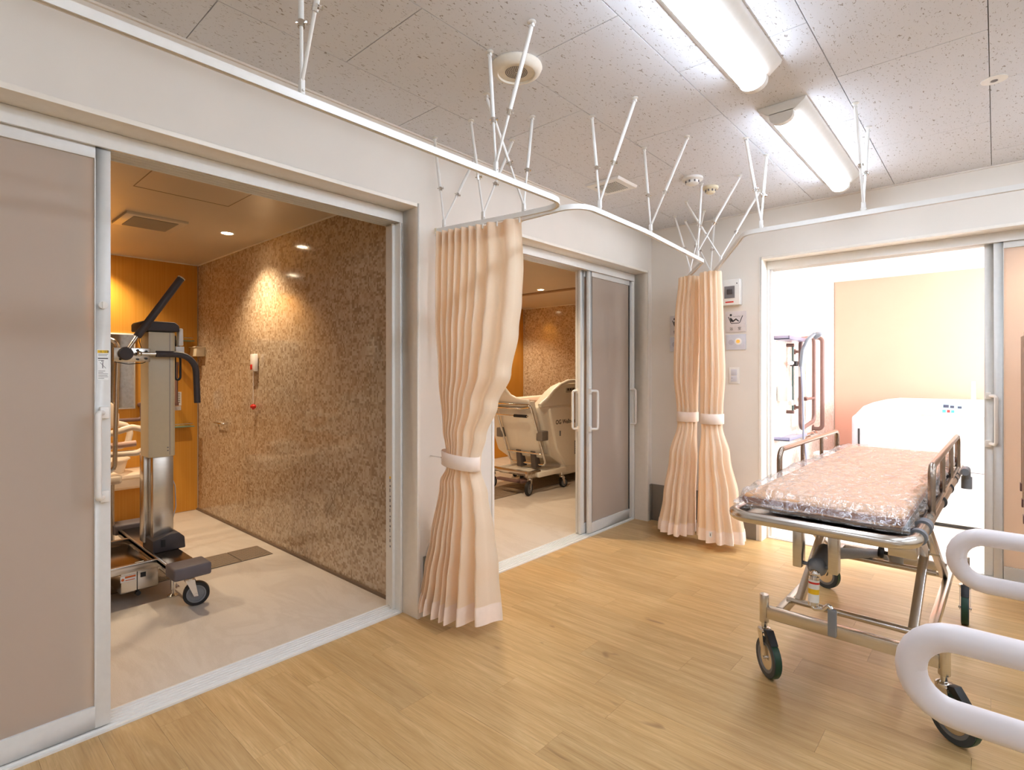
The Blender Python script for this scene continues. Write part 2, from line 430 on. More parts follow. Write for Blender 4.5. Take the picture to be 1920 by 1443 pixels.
# skirtings
def skirt(name, a, b): return struct(name, M().box(a, b), m_skirt, bevel=.002)
skirt('baseboard_left', (XW, O1[1]+.02, 0), (XW+.006, O2[0]-.02, .30))
skirt('baseboard_corner', (XW, O2[1]+.02, 0), (XW+.006, YW, .30))
skirt('baseboard_back', (XW+.006, YW-.006, 0), (O3[0]-.02, YW, .30))
skirt('baseboard_front_left', (XW, YF, 0), (XW+.006, O1[0]-.02, .30))
skirt('baseboard_right', (XR-.006, YF, 0), (XR, YW, .30))
skirt('baseboard_back_right', (O3[1]+.02, YW-.006, 0), (XR, YW, .30))
# linings round the openings (boards in the reveal)
def lining(name, lo, hi, along):
    t = .018; d0, d1 = -.006, .115      # proud of the wall / depth
    m = M()
    def bx(u0, u1, z0, z1):
        if along == 'y': m.box((XW+.006, u0, z0), (XW-d1, u1, z1))
        else: m.box((u0, YW-.006, z0), (u1, YW+d1, z1))
    bx(lo, lo+t, 0, LZ); bx(hi-t, hi, 0, LZ); bx(lo+t, hi-t, LZ-t, LZ)
    return struct(name, m, m_lining, bevel=.0015)
lining('trim_3', O1[0], O1[1], 'y'); lining('trim_4', O2[0], O2[1], 'y'); lining('trim_5', O3[0], O3[1], 'x')

# ------------------------------------------------------------------ sliding doors
def door(name, lo, hi, along, leaves, label):
    """along 'y': frame plane x from -2.255 inwards; along 'x': plane y from 4.245 inwards"""
    root = thing(name, (XW-.11, (lo+hi)/2, 0) if along == 'y' else ((lo+hi)/2, YW+.115, 0), label, None, kind='structure')
    face = (XW-.115) if along == 'y' else (YW+.115)
    sg = -1 if along == 'y' else 1
    def B(m, u0, u1, d0, d1, z0, z1):
        if along == 'y': return m.box((face+sg*d0, u0, z0), (face+sg*d1, u1, z1))
        return m.box((u0, face+sg*d0, z0), (u1, face+sg*d1, z1))
    D = .125
    lo_, hi_ = lo+.018, hi-.018
    m = M(); B(m, lo_, hi_, 0, .012, 1.985, 2.042); B(m, lo_, hi_, .012, D, 2.01, 2.042)
    for k in range(4): B(m, lo_, hi_, .03+.03*k, .034+.03*k, 1.985, 2.01)
    B(m, lo_, lo_+.014, 0, D, 0, 1.985); B(m, hi_-.014, hi_, 0, D, 0, 1.985)
    B(m, lo_+.014, lo_+.030, .020, .030, .01, 1.985); B(m, hi_-.030, hi_-.014, .045, .06, .01, 1.985)
    obj('door_frame', m, m_white, root, bevel=.0012)
    m = M(); B(m, lo_+.014, hi_-.014, -.002, D, 0, .008)
    for k in range(6): B(m, lo_+.014, hi_-.014, .012+.019*k, .016+.019*k, .008, .014)
    obj('threshold_track', m, m_white, root)
    for (u0, u1, dep, handle_u, hs, brk, lat) in leaves:
        dz0, dz1 = .016, 1.992
        st = .042; t = .022
        lf = obj('door_leaf', B(B(B(B(M(), u0, u0+st, dep, dep+t, dz0, dz1), u1-st, u1, dep, dep+t, dz0, dz1), u0+st, u1-st, dep, dep+t, dz1-.045, dz1), u0+st, u1-st, dep, dep+t, dz0, dz0+.075), m_alu, root, bevel=.0015)
        obj('pane', B(M(), u0+st-.004, u1-st+.004, dep+.009, dep+.013, dz0+.07, dz1-.04), m_frost, lf)
        m = M(); B(m, u0+st, u0+st+.003, dep-.0008, dep+.009, dz0+.075, dz1-.045); B(m, u1-st-.003, u1-st, dep-.0008, dep+.009, dz0+.075, dz1-.045)
        obj('gasket', m, m_gasket if brk else m_alu, lf)
        for side in hs:
            dd = -.048 if side == 0 else .022+.048
            base = 0 if side == 0 else .022
            u = handle_u
            def pt(d, z, du=0): return (face+sg*(dep+d), u+du, z) if along == 'y' else (u+du, face+sg*(dep+d), z)
            s_ = -1 if side == 0 else 1
            m = M().tube([pt(base-s_*.0, 1.085), pt(dd, 1.085, lat), pt(dd, .80, lat), pt(base, .80)], .0095, 10, fil=.014)
            h = obj('handle', m, m_plast, lf, smooth=60)
            m = M()
            for z in (1.085, .80):
                B(m, u-.013, u+.013, dep+base, dep+base+s_*.018, z-.02, z+.02)
            obj('handle_mount', m, m_plast, lf, bevel=.003)
    return root, face
d1, f1 = door('door_1', O1[0], O1[1], 'y', [(-.31, .466, .018, .446, (0,), 0, -.024), (-.40, .405, .055, .375, (), 0, 0), (-.55, .12, .090, .09, (), 0, 0)], None)
d2, f2 = door('door_2', O2[0], O2[1], 'y', [(3.40, 4.045, .018, 3.405, (0,), 1, .045), (3.345, 3.99, .055, 3.365, (1,), 0, -.02), (3.36, 4.03, .090, 3.40, (), 0, 0)], None)
d3, f3 = door('door_3', O3[0], O3[1], 'x', [(-.012, .74, .018, -.0, (), 0, 0), (-.054, .70, .052, -.036, (0,), 0, .036)], None)
# pull handle on the jamb side of door_2's front leaf, thumb latch and warning sticker on door_1
leaf2 = [c for c in d2.children if c.name.startswith('door_leaf')][0]
obj('handle', M().tube([(f2-.018, 4.02, 1.085), (f2+.03, 4.02, 1.085), (f2+.03, 4.02, .80), (f2-.018, 4.02, .80)], .0095, 10, fil=.016), m_plast, leaf2, smooth=60)
leaf1 = [c for c in d1.children if c.name.startswith('door_leaf')][0]
fx = f1-.018
obj('latch_knob', M().cyl((fx, .443, 1.451), (fx+.012, .443, 1.451), .013).box((fx+.012, .440, 1.440), (fx+.02, .446, 1.462)), m_plast, leaf1)
st = obj('warning_sticker', M().box((fx, .428, 1.196), (fx+.0006, .460, 1.300)), m_paper, leaf1)
def on_x(name, y0, y1, z0, z1, mat, x, parent, t=.0004): return obj(name, M().box((x, y0, z0), (x+t, y1, z1)), mat, parent, smooth=0)
on_x('yellow_band', .429, .459, 1.288, 1.298, m_yel, fx+.0006, leaf1)
text('△ 注意', .0085, (fx+.0011, .434, 1.290), ROT_XP, m_ink, leaf1)
on_x('dark_band', .430, .458, 1.268, 1.2715, m_ink, fx+.0006, leaf1)
m = M()
for k, (z, l) in enumerate([(1.283, 1), (1.279, .9), (1.262, .6), (1.226, .7), (1.221, .5), (1.216, 1), (1.211, .95), (1.206, 1), (1.201, .6)]):
    m.box((fx+.0006, .431, z), (fx+.0009, .431+.027*l, z+.0016))
m.box((fx+.0006, .442, 1.236), (fx+.0009, .4445, 1.256)); m.sweep([(fx+.0008, .436, 1.256), (fx+.0008, .452, 1.236)], [(-.0005, -.0005), (.0005, -.0005), (.0005, .0005), (-.0005, .0005)])
m.box((fx+.0006, .440, 1.258), (fx+.0009, .4425, 1.264)).box((fx+.0006, .444, 1.256), (fx+.0009, .4455, 1.263))
obj('sticker_lines', m, m_ink2, leaf1, smooth=0)

m = M()
for k in range(14):
    z = .655-.026*k; m.box((-2.345, 1.6665, z), (-2.345+(.006, .010, .004, .008)[k % 4], 1.6675, z+(.016, .010, .018, .007)[k % 4]))
obj('jamb_print', m, m_ink2, d1, smooth=0)
obj('jamb_yellow_mark', M().box((-2.346, 1.6665, .672), (-2.330, 1.6675, .684)), m_yel, d1, smooth=0)

# ------------------------------------------------------------------ bathrooms (shells)
def panels(name, wall, axis, const, breaks, z0, z1, mat, sign, span=None):
    """wall panels standing 4 mm proud of the backing, 2 mm joints"""
    for a, b in zip(breaks[:-1], breaks[1:]):
        if axis == 'x': m = M().box((a+.0012, const, z0), (b-.0012, const+sign*.004, z1))
        else: m = M().box((const, a+.0012, z0), (const+sign*.004, b-.0012, z1))
        p = obj('wall_panel', m, mat, None, smooth=0); p.parent = wall; p.matrix_parent_inverse = Matrix.Translation(-wall.location)
# bath 1: x XO..XI, y -1.0..1.73 ; bath 2: y 2.05..6.20 ; bath 3: x -1.27..1.9, y 4.37..6.50
struct('floor_bath', M().box((XO-.1, -1.1, -.06), (XI+.0, 1.83, 0)).box((XO-.1, 1.95, -.06), (XI, 6.3, 0)), m_bfloor)
struct('floor_bath_bright', M().box((-1.37, YW+.24, -.06), (2.0, 6.6, 0)), m_bfloor)
struct('ceiling_bath', M().box((XO-.1, -1.1, BZ), (XI, 1.83, BZ+.05)).box((XO-.1, 1.95, BZ), (XI, 6.3, BZ+.05)), m_bceil)
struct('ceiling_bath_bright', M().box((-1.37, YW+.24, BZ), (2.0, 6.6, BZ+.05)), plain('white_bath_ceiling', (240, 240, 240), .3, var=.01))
wo = struct('wall_bath_far', M().box((XO-.1, -1.1, 0), (XO-.004, 6.3, BZ)), m_grout)
panels('p', wo, 'y', XO-.004, [-1.1, -.1, .75, 1.726], .004, BZ, m_orange, 1)
panels('p', wo, 'y', XO-.004, [2.06, 3.3, 4.6, 5.4, 6.196], .004, BZ, m_orange, 1)
wm = struct('wall_bath_mosaic', M().box((XO, 1.734, 0), (XI, 1.83, BZ)), m_grout)
panels('p', wm, 'x', 1.734, [XO+.004, -4.351, -3.357, XI], .012, BZ, m_mosaic, -1)
wm2 = struct('wall_bath_mosaic_rear', M().box((XO-.1, 6.204, 0), (XI, 6.3, BZ)), m_grout)
panels('p', wm2, 'x', 6.204, [XO+.004, -4.35, -3.36, XI], .012, BZ, m_mosaic, -1)
struct('wall_bath_side', M().box((XO, 1.95, 0), (XI, 2.05, BZ)), m_mosaic)
struct('wall_bath_end', M().box((XO-.1, -1.2, 0), (XI, -1.1, BZ)), m_mosaic)
struct('wall_bath_inner', M().box((XI-.02, YW+.12, 0), (XI, 6.3, BZ)), m_mosaic)
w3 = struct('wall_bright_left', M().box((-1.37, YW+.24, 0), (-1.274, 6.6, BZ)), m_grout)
panels('p', w3, 'y', -1.274, [YW+.24, 4.85, 5.60, 6.496], .012, BZ, m_mosaic_lit, 1)
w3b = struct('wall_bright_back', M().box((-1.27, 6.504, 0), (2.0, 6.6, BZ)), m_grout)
panels('p', w3b, 'x', 6.504, [-1.266, -.02, 1.0, 1.9], .004, BZ, m_orange_lit, -1)
struct('wall_bright_right', M().box((1.9, YW+.24, 0), (2.0, 4.6, BZ)).box((1.9, 6.3, 0), (2.0, 6.6, BZ)).box((1.9, 4.6, 0), (2.0, 6.3, .85)).box((1.9, 4.6, 2.02), (2.0, 6.3, BZ)), m_mosaic_lit)
wn = thing('window_1', (1.95, 5.45, .85), None, None, kind='structure')
m = M().box((1.9, 4.6, .85), (1.98, 4.65, 2.02)).box((1.9, 6.25, .85), (1.98, 6.3, 2.02)).box((1.9, 4.65, .85), (1.98, 6.25, .90)).box((1.9, 4.65, 1.97), (1.98, 6.25, 2.02)).box((1.9, 5.43, .9), (1.98, 5.47, 1.97))
obj('window_frame', m, m_alu, wn, bevel=.002)
obj('pane', M().box((1.93, 4.65, .90), (1.936, 5.43, 1.97)), m_day, wn); obj('pane', M().box((1.93, 5.47, .90), (1.936, 6.25, 1.97)), m_day, wn)
# coving and cove base lines in the baths
struct('trim_6', M().box((XO, 1.722, BZ-.007), (XI, 1.730, BZ)).box((XO, -1.1, BZ-.007), (XO+.008, 1.722, BZ)), m_lining)
struct('trim_7', M().box((XO, 1.716, 0), (XI, 1.730, .014)), plain('brown_floor_joint', (112, 92, 74), .5))
struct('trim_8', M().box((XO, 6.192, BZ-.007), (XI, 6.2, BZ)).box((-1.27, 6.492, BZ-.007), (1.9, 6.5, BZ)).box((-1.27, YW+.24, BZ-.007), (-1.262, 6.492, BZ)), m_lining)
struct('trim_9', M().box((XO, 4.99, BZ-.012), (XI, 5.07, BZ)), plain('brown_ceiling_rail', (150, 118, 86), .5))

# ------------------------------------------------------------------ lamps of the rooms, and added fill lamps
def ceiling_light(x0, x1, y0, y1, label):
    xc = (x0+x1)/2; hw = (x1-x0)/2
    t = thing('ceiling_light', (xc, (y0+y1)/2, CZ), label, 'ceiling light', 'white batten lights on the ceiling')
    # white trapezoid body
    obj('housing', M().prism([(xc-hw, CZ), (xc-hw+.006, CZ-.012), (xc-.052, CZ-.045), (xc+.052, CZ-.045), (xc+hw-.006, CZ-.012), (xc+hw, CZ)], 'y', y0, y1), m_white, t, bevel=.002)
    prof = [(xc-.046, CZ-.043)]+[(xc-.046*math.cos(PI*k/12), CZ-.058-.030*math.sin(PI*k/12)) for k in range(13)]+[(xc+.046, CZ-.043)]
    obj('diffuser', M().prism(prof, 'y', y0+.028, y1-.028), m_led, t, smooth=50)
    pe = [(xc-.049, CZ-.040)]+[(xc-.049*math.cos(PI*k/12), CZ-.056-.035*math.sin(PI*k/12)) for k in range(13)]+[(xc+.049, CZ-.040)]
    obj('end_cap', M().prism(pe, 'y', y0, y0+.028), m_white, t, smooth=50); obj('end_cap', M().prism(pe, 'y', y1-.028, y1), m_white, t, smooth=50)
    obj('printed_mark', M().box((xc+.060, y1-.10, CZ-.0435), (xc+.0602, y1-.05, CZ-.0425)), m_ink2, t)
    return t
ceiling_light(-.80, -.60, .97, 2.20, 'white ceiling batten light cut off by the top of the picture')
ceiling_light(-.80, -.60, 2.54, 3.76, 'shorter looking white ceiling batten light ending near the back wall')
ceiling_light(-.80, -.60, -1.60, -.38, 'white ceiling batten light behind the viewer')
for x, row in ((.60, 'second'), (1.90, 'third')):  # rows added out of view to raise the ambient light
    ceiling_light(x-.1, x+.1, -1.60, -.38, 'added unseen fill batten light behind the viewer, %s row' % row)
    ceiling_light(x-.1, x+.1, .97, 2.20, 'added unseen fill batten light beyond the right edge, %s row, near one' % row)
    ceiling_light(x-.1, x+.1, 2.54, 3.76, 'added unseen fill batten light beyond the right edge, %s row, far one' % row)

def downlight(x, y, label, power=WARM, col=(1, .80, .56), warm=True):
    t = thing('downlight', (x, y, BZ), label, 'downlight', 'round recessed bathroom downlights')
    obj('trim_ring', M().lathe([(.036, -.0005), (.037, -.004), (.048, -.004), (.050, 0), (.036, 0)], (x, y, BZ), ring=True), m_lining, t)
    obj('lens', M().lathe([(.001, -.001), (.036, -.001), (.036, -.0004), (.001, -.0004)], (x, y, BZ)), m_dl, t)
    ld = bpy.data.lights.new('downlight_lamp', 'SPOT'); ld.energy = power; ld.color = col; ld.spot_size = math.radians(118); ld.spot_blend = .75; ld.shadow_soft_size = .035
    lo = bpy.data.objects.new('downlight_lamp', ld); COL.objects.link(lo); lo.parent = t; lo.location = (0, 0, -.012)
downlight(.38, 4.56, 'added fill downlight just inside the sunlit bathroom doorway', 110, (.97, .98, 1))  # added lamp, brightens the frosted door panes from behind
downlight(-3.93, 1.46, 'lit round downlight in the first bathroom ceiling close to the mosaic wall')
downlight(-5.14, .94, 'downlight above the washbasin on the orange wall')
downlight(-3.93, -.10, 'downlight over the hidden side of the first bathroom')
downlight(-3.906, 4.86, 'lit round downlight over the bathing machine in the second bathroom')
downlight(-5.14, 5.56, 'downlight in the far corner of the second bathroom')
downlight(-2.95, 3.0, 'added fill downlight over the near floor of the second bathroom', WARM*1.5)  # added out of view to lighten the side of the bathing machine
downlight(-5.14, 3.1, 'downlight by the orange wall of the second bathroom')
for x, y in ((-.55, 5.2), (.7, 5.2)): downlight(x, y, 'bright downlight in the sunlit bathroom ceiling' + (' by the mosaic wall' if x < 0 else ' by the window'), 40, (.97, .97, 1))

# ------------------------------------------------------------------ ceiling fittings
t = thing('ceiling_speaker', (-1.378, 1.564, CZ), 'round cream loudspeaker with a perforated centre on the ceiling', 'loudspeaker')
obj('rim', M().lathe([(.098, 0), (.100, -.006), (.092, -.022), (.078, -.030), (.072, -.030), (.070, -.022), (.001, -.022)], (-1.378, 1.564, CZ), seg=40), plain('warm_white_speaker', (230, 223, 209), .4), t)
m = M()
for k in range(1, 7):
    for j in range(k*6):
        a = 2*PI*j/(k*6); m.cyl((-1.378+.0068*k*math.cos(a), 1.564+.0068*k*math.sin(a), CZ-.0222), (-1.378+.0068*k*math.cos(a), 1.564+.0068*k*math.sin(a), CZ-.0235), .0024, seg=6)
obj('perforated_grille', m, m_ink2, t, smooth=0)
def vent(name, x0, x1, y0, y1, z, label, slots, mat, cell, dk):
    t = thing(name, ((x0+x1)/2, (y0+y1)/2, z), label, 'vent')
    obj('frame', M().prism([(x0, z), (x1, z), (x1-.008, z-.016), (x0+.008, z-.016)], 'y', y0, y1), mat, t, bevel=.002)
    b = .045
    obj('grille_backing', M().box((x0+b, y0+b, z-.0175), (x1-b, y1-b, z-.016)), dk, t, smooth=0)
    m = M()
    if slots == 'x':
        k = x0+b
        while k < x1-b: m.box((k, y0+b, z-.0195), (k+.003, y1-b, z-.017)); k += cell
    else:
        k = x0+b
        while k < x1-b: m.box((k, y0+b, z-.0195), (k+.004, y1-b, z-.017)); k += cell
        k = y0+b
        while k < y1-b: m.box((x0+b, k, z-.0195), (x1-b, k+.004, z-.017)); k += cell
    obj('grille', m, mat, t, smooth=0)
m_vdark = plain('vent_shadow_grey', (92, 82, 76), .7)
vent('ceiling_vent', -1.92, -1.68, 2.83, 3.06, CZ, 'small square white ceiling vent near the left wall', 'g', m_white, .014, m_vdark)
vent('ceiling_vent', -4.18, -3.82, .86, 1.19, BZ, 'beige ventilation grille in the dim bathroom ceiling', 'x', m_bceil, .012, m_vdark)
m = M()
for a, b in (((-3.30, .77), (-2.94, .774)), ((-3.30, 1.23), (-2.94, 1.234)), ((-3.30, .774), (-3.296, 1.23)), ((-2.944, .774), (-2.94, 1.23))): m.box((a[0], a[1], BZ-.0015), (b[0], b[1], BZ))
obj('access_hatch', m, plain('hatch_joint', (150, 128, 100), .5), None, label='square inspection hatch outline in the dim bathroom ceiling', cat='hatch', smooth=0)
def detector(x, y, label, r, green):
    t = thing('smoke_detector', (x, y, CZ), label, 'smoke detector')
    obj('base', M().lathe([(r, 0), (r, -.012), (r*.86, -.018)], (x, y, CZ)), m_white if green else m_cream, t)
    obj('chamber', M().lathe([(r*.62, -.018), (r*.62, -.034), (r*.4, -.042), (.001, -.042)], (x, y, CZ)), m_white if green else m_cream, t)
    m = M()
    for k in range(8): a = PI*k/4; m.box((x+r*.62*math.cos(a)-.004, y+r*.62*math.sin(a)-.004, CZ-.032), (x+r*.62*math.cos(a)+.004, y+r*.62*math.sin(a)+.004, CZ-.020))
    obj('vents', m, m_ink2, t, smooth=0)
    if green: obj('indicator', M().box((x-.050, y-.02, CZ-.017), (x-.040, y+.0, CZ-.012)), plain('green_mark', (90, 150, 110), .5), t)
detector(-1.372, 3.17, 'larger white smoke detector with a green mark on the ceiling', .062, True)
detector(-1.352, 3.40, 'smaller cream smoke detector beside the white one', .048, False)
t = thing('sprinkler_plate', (-.006, 2.915, CZ), 'small round white ceiling plate with a dark hole', 'ceiling plate')
obj('plate', M().lathe([(.042, 0), (.042, -.003), (.014, -.006), (.013, -.004), (.001, -.004)], (-.006, 2.915, CZ)), m_white, t)
obj('hole', M().cyl((-.006, 2.915, CZ-.0062), (-.006, 2.915, CZ-.0045), .011), m_ink2, t)

# ------------------------------------------------------------------ curtain rails and their hangers
RZ = 1.94
def rail(path, label, ends=(True, True)):
    pts = [(x, y, RZ) for x, y in path]
    t = thing('curtain_rail', (path[1][0], path[1][1], RZ), label, 'curtain rail', 'white curtain rails hung from the ceiling')
    P = fillet(pts, .10)
    P = [p for i, p in enumerate(P) if i == 0 or (p-P[i-1]).length > 1e-4]
    sec = [(-.0075, .011), (-.0075, -.011), (-.003, -.011), (-.003, -.007), (.003, -.007), (.003, -.011), (.0075, -.011), (.0075, .011)]
    obj('track', M().sweep(P, sec, up=(0, 0, 1)), m_white, t, smooth=30)
    for e, on in ((0, ends[0]), (-1, ends[1])):
        if on:
            p = P[e]; q = P[1 if e == 0 else -2]; d = (p-q).normalized()
            obj('end_cap', M().bar(p-d*.004, p+d*.008, .019, .026), m_cream, t)
    return t
rail([(-1.36, -2.0), (-1.36, 1.882), (-1.66, 1.856), (-2.115, 1.79)], 'long white curtain rail running along the left wall and curving back to it', (True, True))
rail([(-1.655, 1.912), (-1.318, 1.905), (-1.332, 2.5), (-1.408, 3.42), (-1.80, 4.02)], 'white curtain rail over the middle doorway with an S shaped run')
rail([(-1.60, 4.02), (-1.404, 3.667), (-.965, 2.873), (2.3, 2.873)], 'white curtain rail crossing in front of the back wall opening')
def hanger(f1, f2, ap, label):
    a = Vector((ap[0], ap[1], RZ+.040))
    t = thing('rail_hanger', (ap[0], ap[1], RZ+.011), label, 'rail hanger', 'V shaped white rail hangers')
    obj('bracket', M().box((a.x-.008, a.y-.006, RZ+.011), (a.x+.008, a.y+.006, RZ+.05)).cyl((a.x-.012, a.y, RZ+.02), (a.x+.012, a.y, RZ+.02), .0035, seg=8), m_white, t, bevel=.0015)
    for q in (f1, f2):
        p = Vector((q[0], q[1], CZ-.014)); d = (p-a).normalized(); j = a+(p-a)*.38
        obj('rod', M().cyl(a, j+d*.01, .0050, seg=10), m_white, t)
        obj('sleeve', M().cyl(j, p-d*.016, .0075, seg=12), m_white, t)
        k = j+d*.012; s_ = d.orthogonal().normalized()
        obj('clamp_screw', M().cyl(k-s_*.014, k+s_*.014, .0028, seg=8).cyl(j, j+d*.018, .0092, seg=10).cyl(k+s_*.012, k+s_*.017, .006, seg=8), m_chrome, t)
        obj('foot', M().lathe([(.013, 0), (.015, -.003), (.007, -.006)], (p.x, p.y, CZ), seg=16).cyl((p.x-.008, p.y, CZ-.014), (p.x+.008, p.y, CZ-.014), .006, seg=10).cyl(p, p-d*.02, .0065, .0075, seg=10), m_white, t)
H = [((-1.385, .70), (-1.16, .68), (-1.36, .69), 'rail hanger nearest the viewer, its rods cut by the top of the picture'),
     ((-1.385, 1.423), (-1.162, 1.397), (-1.36, 1.43), 'tall rail hanger in front of the round ceiling loudspeaker'),
     ((-1.604, 1.629), (-1.59, 1.915), (-1.595, 1.862), 'rail hanger where the two rails meet above the large curtain'),
     ((-1.827, 1.753), (-1.827, 2.04), (-1.825, 1.832), 'rail hanger above the middle of the large curtain'),
     ((-2.095, 1.76), (-2.10, 2.05), (-2.068, 1.797), 'rail hanger closest to the left wall above the large curtain'),
     ((-1.382, 2.094), (-1.155, 2.078), (-1.319, 2.06), 'rail hanger in front of the small square ceiling vent'),
     ((-1.375, 2.575), (-1.148, 2.589), (-1.336, 2.57), 'rail hanger midway along the rail over the middle doorway'),
     ((-1.369, 3.298), (-1.14, 3.309), (-1.398, 3.31), 'rail hanger right below the smoke detectors'),
     ((-.935, 2.805), (-.926, 3.097), (-.885, 2.873), 'rail hanger at the bend of the rail facing the bright room'),
     ((-.459, 2.763), (-.458, 3.074), (-.446, 2.873), 'rail hanger beside the far end of the lit batten light'),
     ((-1.586, 3.568), (-1.144, 3.672), (-1.357, 3.582), 'wide spread rail hanger above the right one of the paired curtains'),
     ((-1.80, 3.851), (-1.574, 3.839), (-1.672, 3.825), 'rail hanger above the left one of the paired curtains'),
     ((-1.79, 4.01), (-1.58, 4.05), (-1.59, 4.0), 'rail hanger tight against the back wall behind the paired curtains')]
for h in H: hanger(*h)

# ------------------------------------------------------------------ curtains
def interp(tab, z):
    tab = sorted(tab)
    if z <= tab[0][0]: return tab[0][1]
    for (a, va), (b, vb) in zip(tab[:-1], tab[1:]):
        if z <= b:
            s_ = (z-a)/(b-a); s_ = s_*s_*(3-2*s_); return va+(vb-va)*s_
    return tab[-1][1]
def fold(s_, ph, seed):
    """uneven pleats: phase warped along the width"""
    return 0
def sheet_curtain():
    P0 = Vector((-2.096, 1.768)); d = Vector((.9832, .1827)); nrm = Vector((.1827, -.9832))   # towards the viewer
    L = [(1.925, 0.0), (1.75, -.005), (1.485, 0.0), (1.217, .024), (.953, .051), (.822, .072), (.76, .074), (.686, .034), (.413, -.017), (.245, -.055), (.03, -.10)]
    R = [(1.925, .487), (1.70, .497), (1.557, .489), (1.412, .470), (1.218, .428), (1.068, .356), (.915, .292), (.82, .268), (.76, .262), (.639, .300), (.467, .330), (.296, .350), (.03, .372)]
    cols = 340; zs = [1.925-(1.925-.055)*k/110 for k in range(111)]
    rnd = random.Random(3)
    ws = [1.1, 1.0, 1.2, 1.0, 1.2, 1.1, 1.5, 2.4, 3.2]
    cum = [0]
    for q in ws: cum.append(cum[-1]+q)
    cum = [c/cum[-1] for c in cum]
    amp = [rnd.uniform(.75, 1.25) for _ in range(15)]
    def offs(s_, z):
        i = max(k for k in range(9) if cum[k] <= s_ or k == 0); u = (s_-cum[i])/(cum[i+1]-cum[i])
        a = interp([(1.925, .020), (1.7, .022), (1.2, .028), (.95, .020), (.80, .011), (.65, .022), (.3, .042), (.05, .050)], z)
        wv = math.cos(2*PI*u); wv = (abs(wv)**.8)*(1 if wv > 0 else -1)
        slope = interp([(1.925, 0), (1.5, .10), (1.0, .45), (.82, .15), (.6, .35), (.05, .75)], z)
        k = noise.noise(Vector((s_*4, z*.9, 1.7)))*.25
        return a*(amp[i]*(1-u)+amp[i+1]*u)*(-wv)*(1+k*.6)+a*k*slope*1.4
    def pos(s_, z, out=0):
        lo, hi = interp(L, z), interp(R, z)
        # cloth swings over towards the tie on the right hand side: pleats slide inside the outline
        s2 = s_
        sag = interp([(1.925, 0), (1.3, .03), (.9, .05), (.80, .055), (.6, .055), (.05, .085)], z)
        u = lo+(hi-lo)*s2
        o = offs(s_, z)+sag*math.sin(PI*s_)**.8+out
        o += interp([(1.925, 0), (.05, .0)], z)
        side = .005*math.sin(2*PI*s_*3+z*2)*interp([(1.9, 0), (.8, .4), (.05, 1)], z)
        p = P0+d*(u+side)+nrm*o
        return p
    zb = lambda s_: .050+.010*math.sin(s_*9)
    rows = []
    for z in zs:
        r = []
        for c in range(cols+1):
            s_ = c/cols; p = pos(s_, z); f = (z-.055)/(1.925-.055)
            zz = z if z > .2 else zb(s_)+(z-.055)*(.2-zb(s_))/(.2-.055)
            r.append((p.x, p.y, zz))
        rows.append(r)
    t = thing('curtain', (-1.88, 1.78, 0), 'large peach curtain tied back between the first two doorways', 'curtain', 'peach curtains tied with matching bands')
    cl = obj('cloth', M().grid(rows), m_cloth, t, smooth=60)
    rows = []
    for k in range(8):
        z = .050+.085*k/7; r = []
        for c in range(cols+1):
            s_ = c/cols; p = pos(s_, max(z, .055), .003); r.append((p.x, p.y, zb(s_)-.002+(z-.05)))
        rows.append(r)
    obj('hem', M().grid(rows), m_hem, t, smooth=60)
    rows = []
    for k in range(6):
        z = 1.925-.07*k/5; r = []
        for c in range(cols+1): p = pos(c/cols, z, .002); r.append((p.x, p.y, z))
        rows.append(r)
    obj('header_band', M().grid(rows), m_cloth, t, smooth=60)
    # tie band wrapped round the gathered cloth
    cx = P0+d*.170+nrm*.022
    rows = []
    for dz in (-.034, -.033, .033, .034):
        r = []
        for k in range(40):
            a = 2*PI*k/40; rr = 1.0 if abs(dz) < .0335 else .985
            z = .80+dz-.012*math.cos(a)
            p = cx+d*(.107*math.cos(a)*rr)+nrm*(.062*math.sin(a)*rr); r.append((p.x, p.y, z))
        rows.append(r)
    obj('tie_band', M().grid(rows, wrap=True), m_hem, t, smooth=60)
    obj('tie_hook', M().tube([(-2.139, 1.77, .80), (-2.09, 1.77, .80), (-2.06, 1.77, .80)], .003, 8), m_chrome, t)
    m = M()
    for k in range(13):
        p = P0+d*(.487*k/12); m.box((p.x-.003, p.y-.003, 1.905), (p.x+.003, p.y+.003, RZ-.0115))
    obj('runners', m, m_white, t, smooth=0)
sheet_curtain()
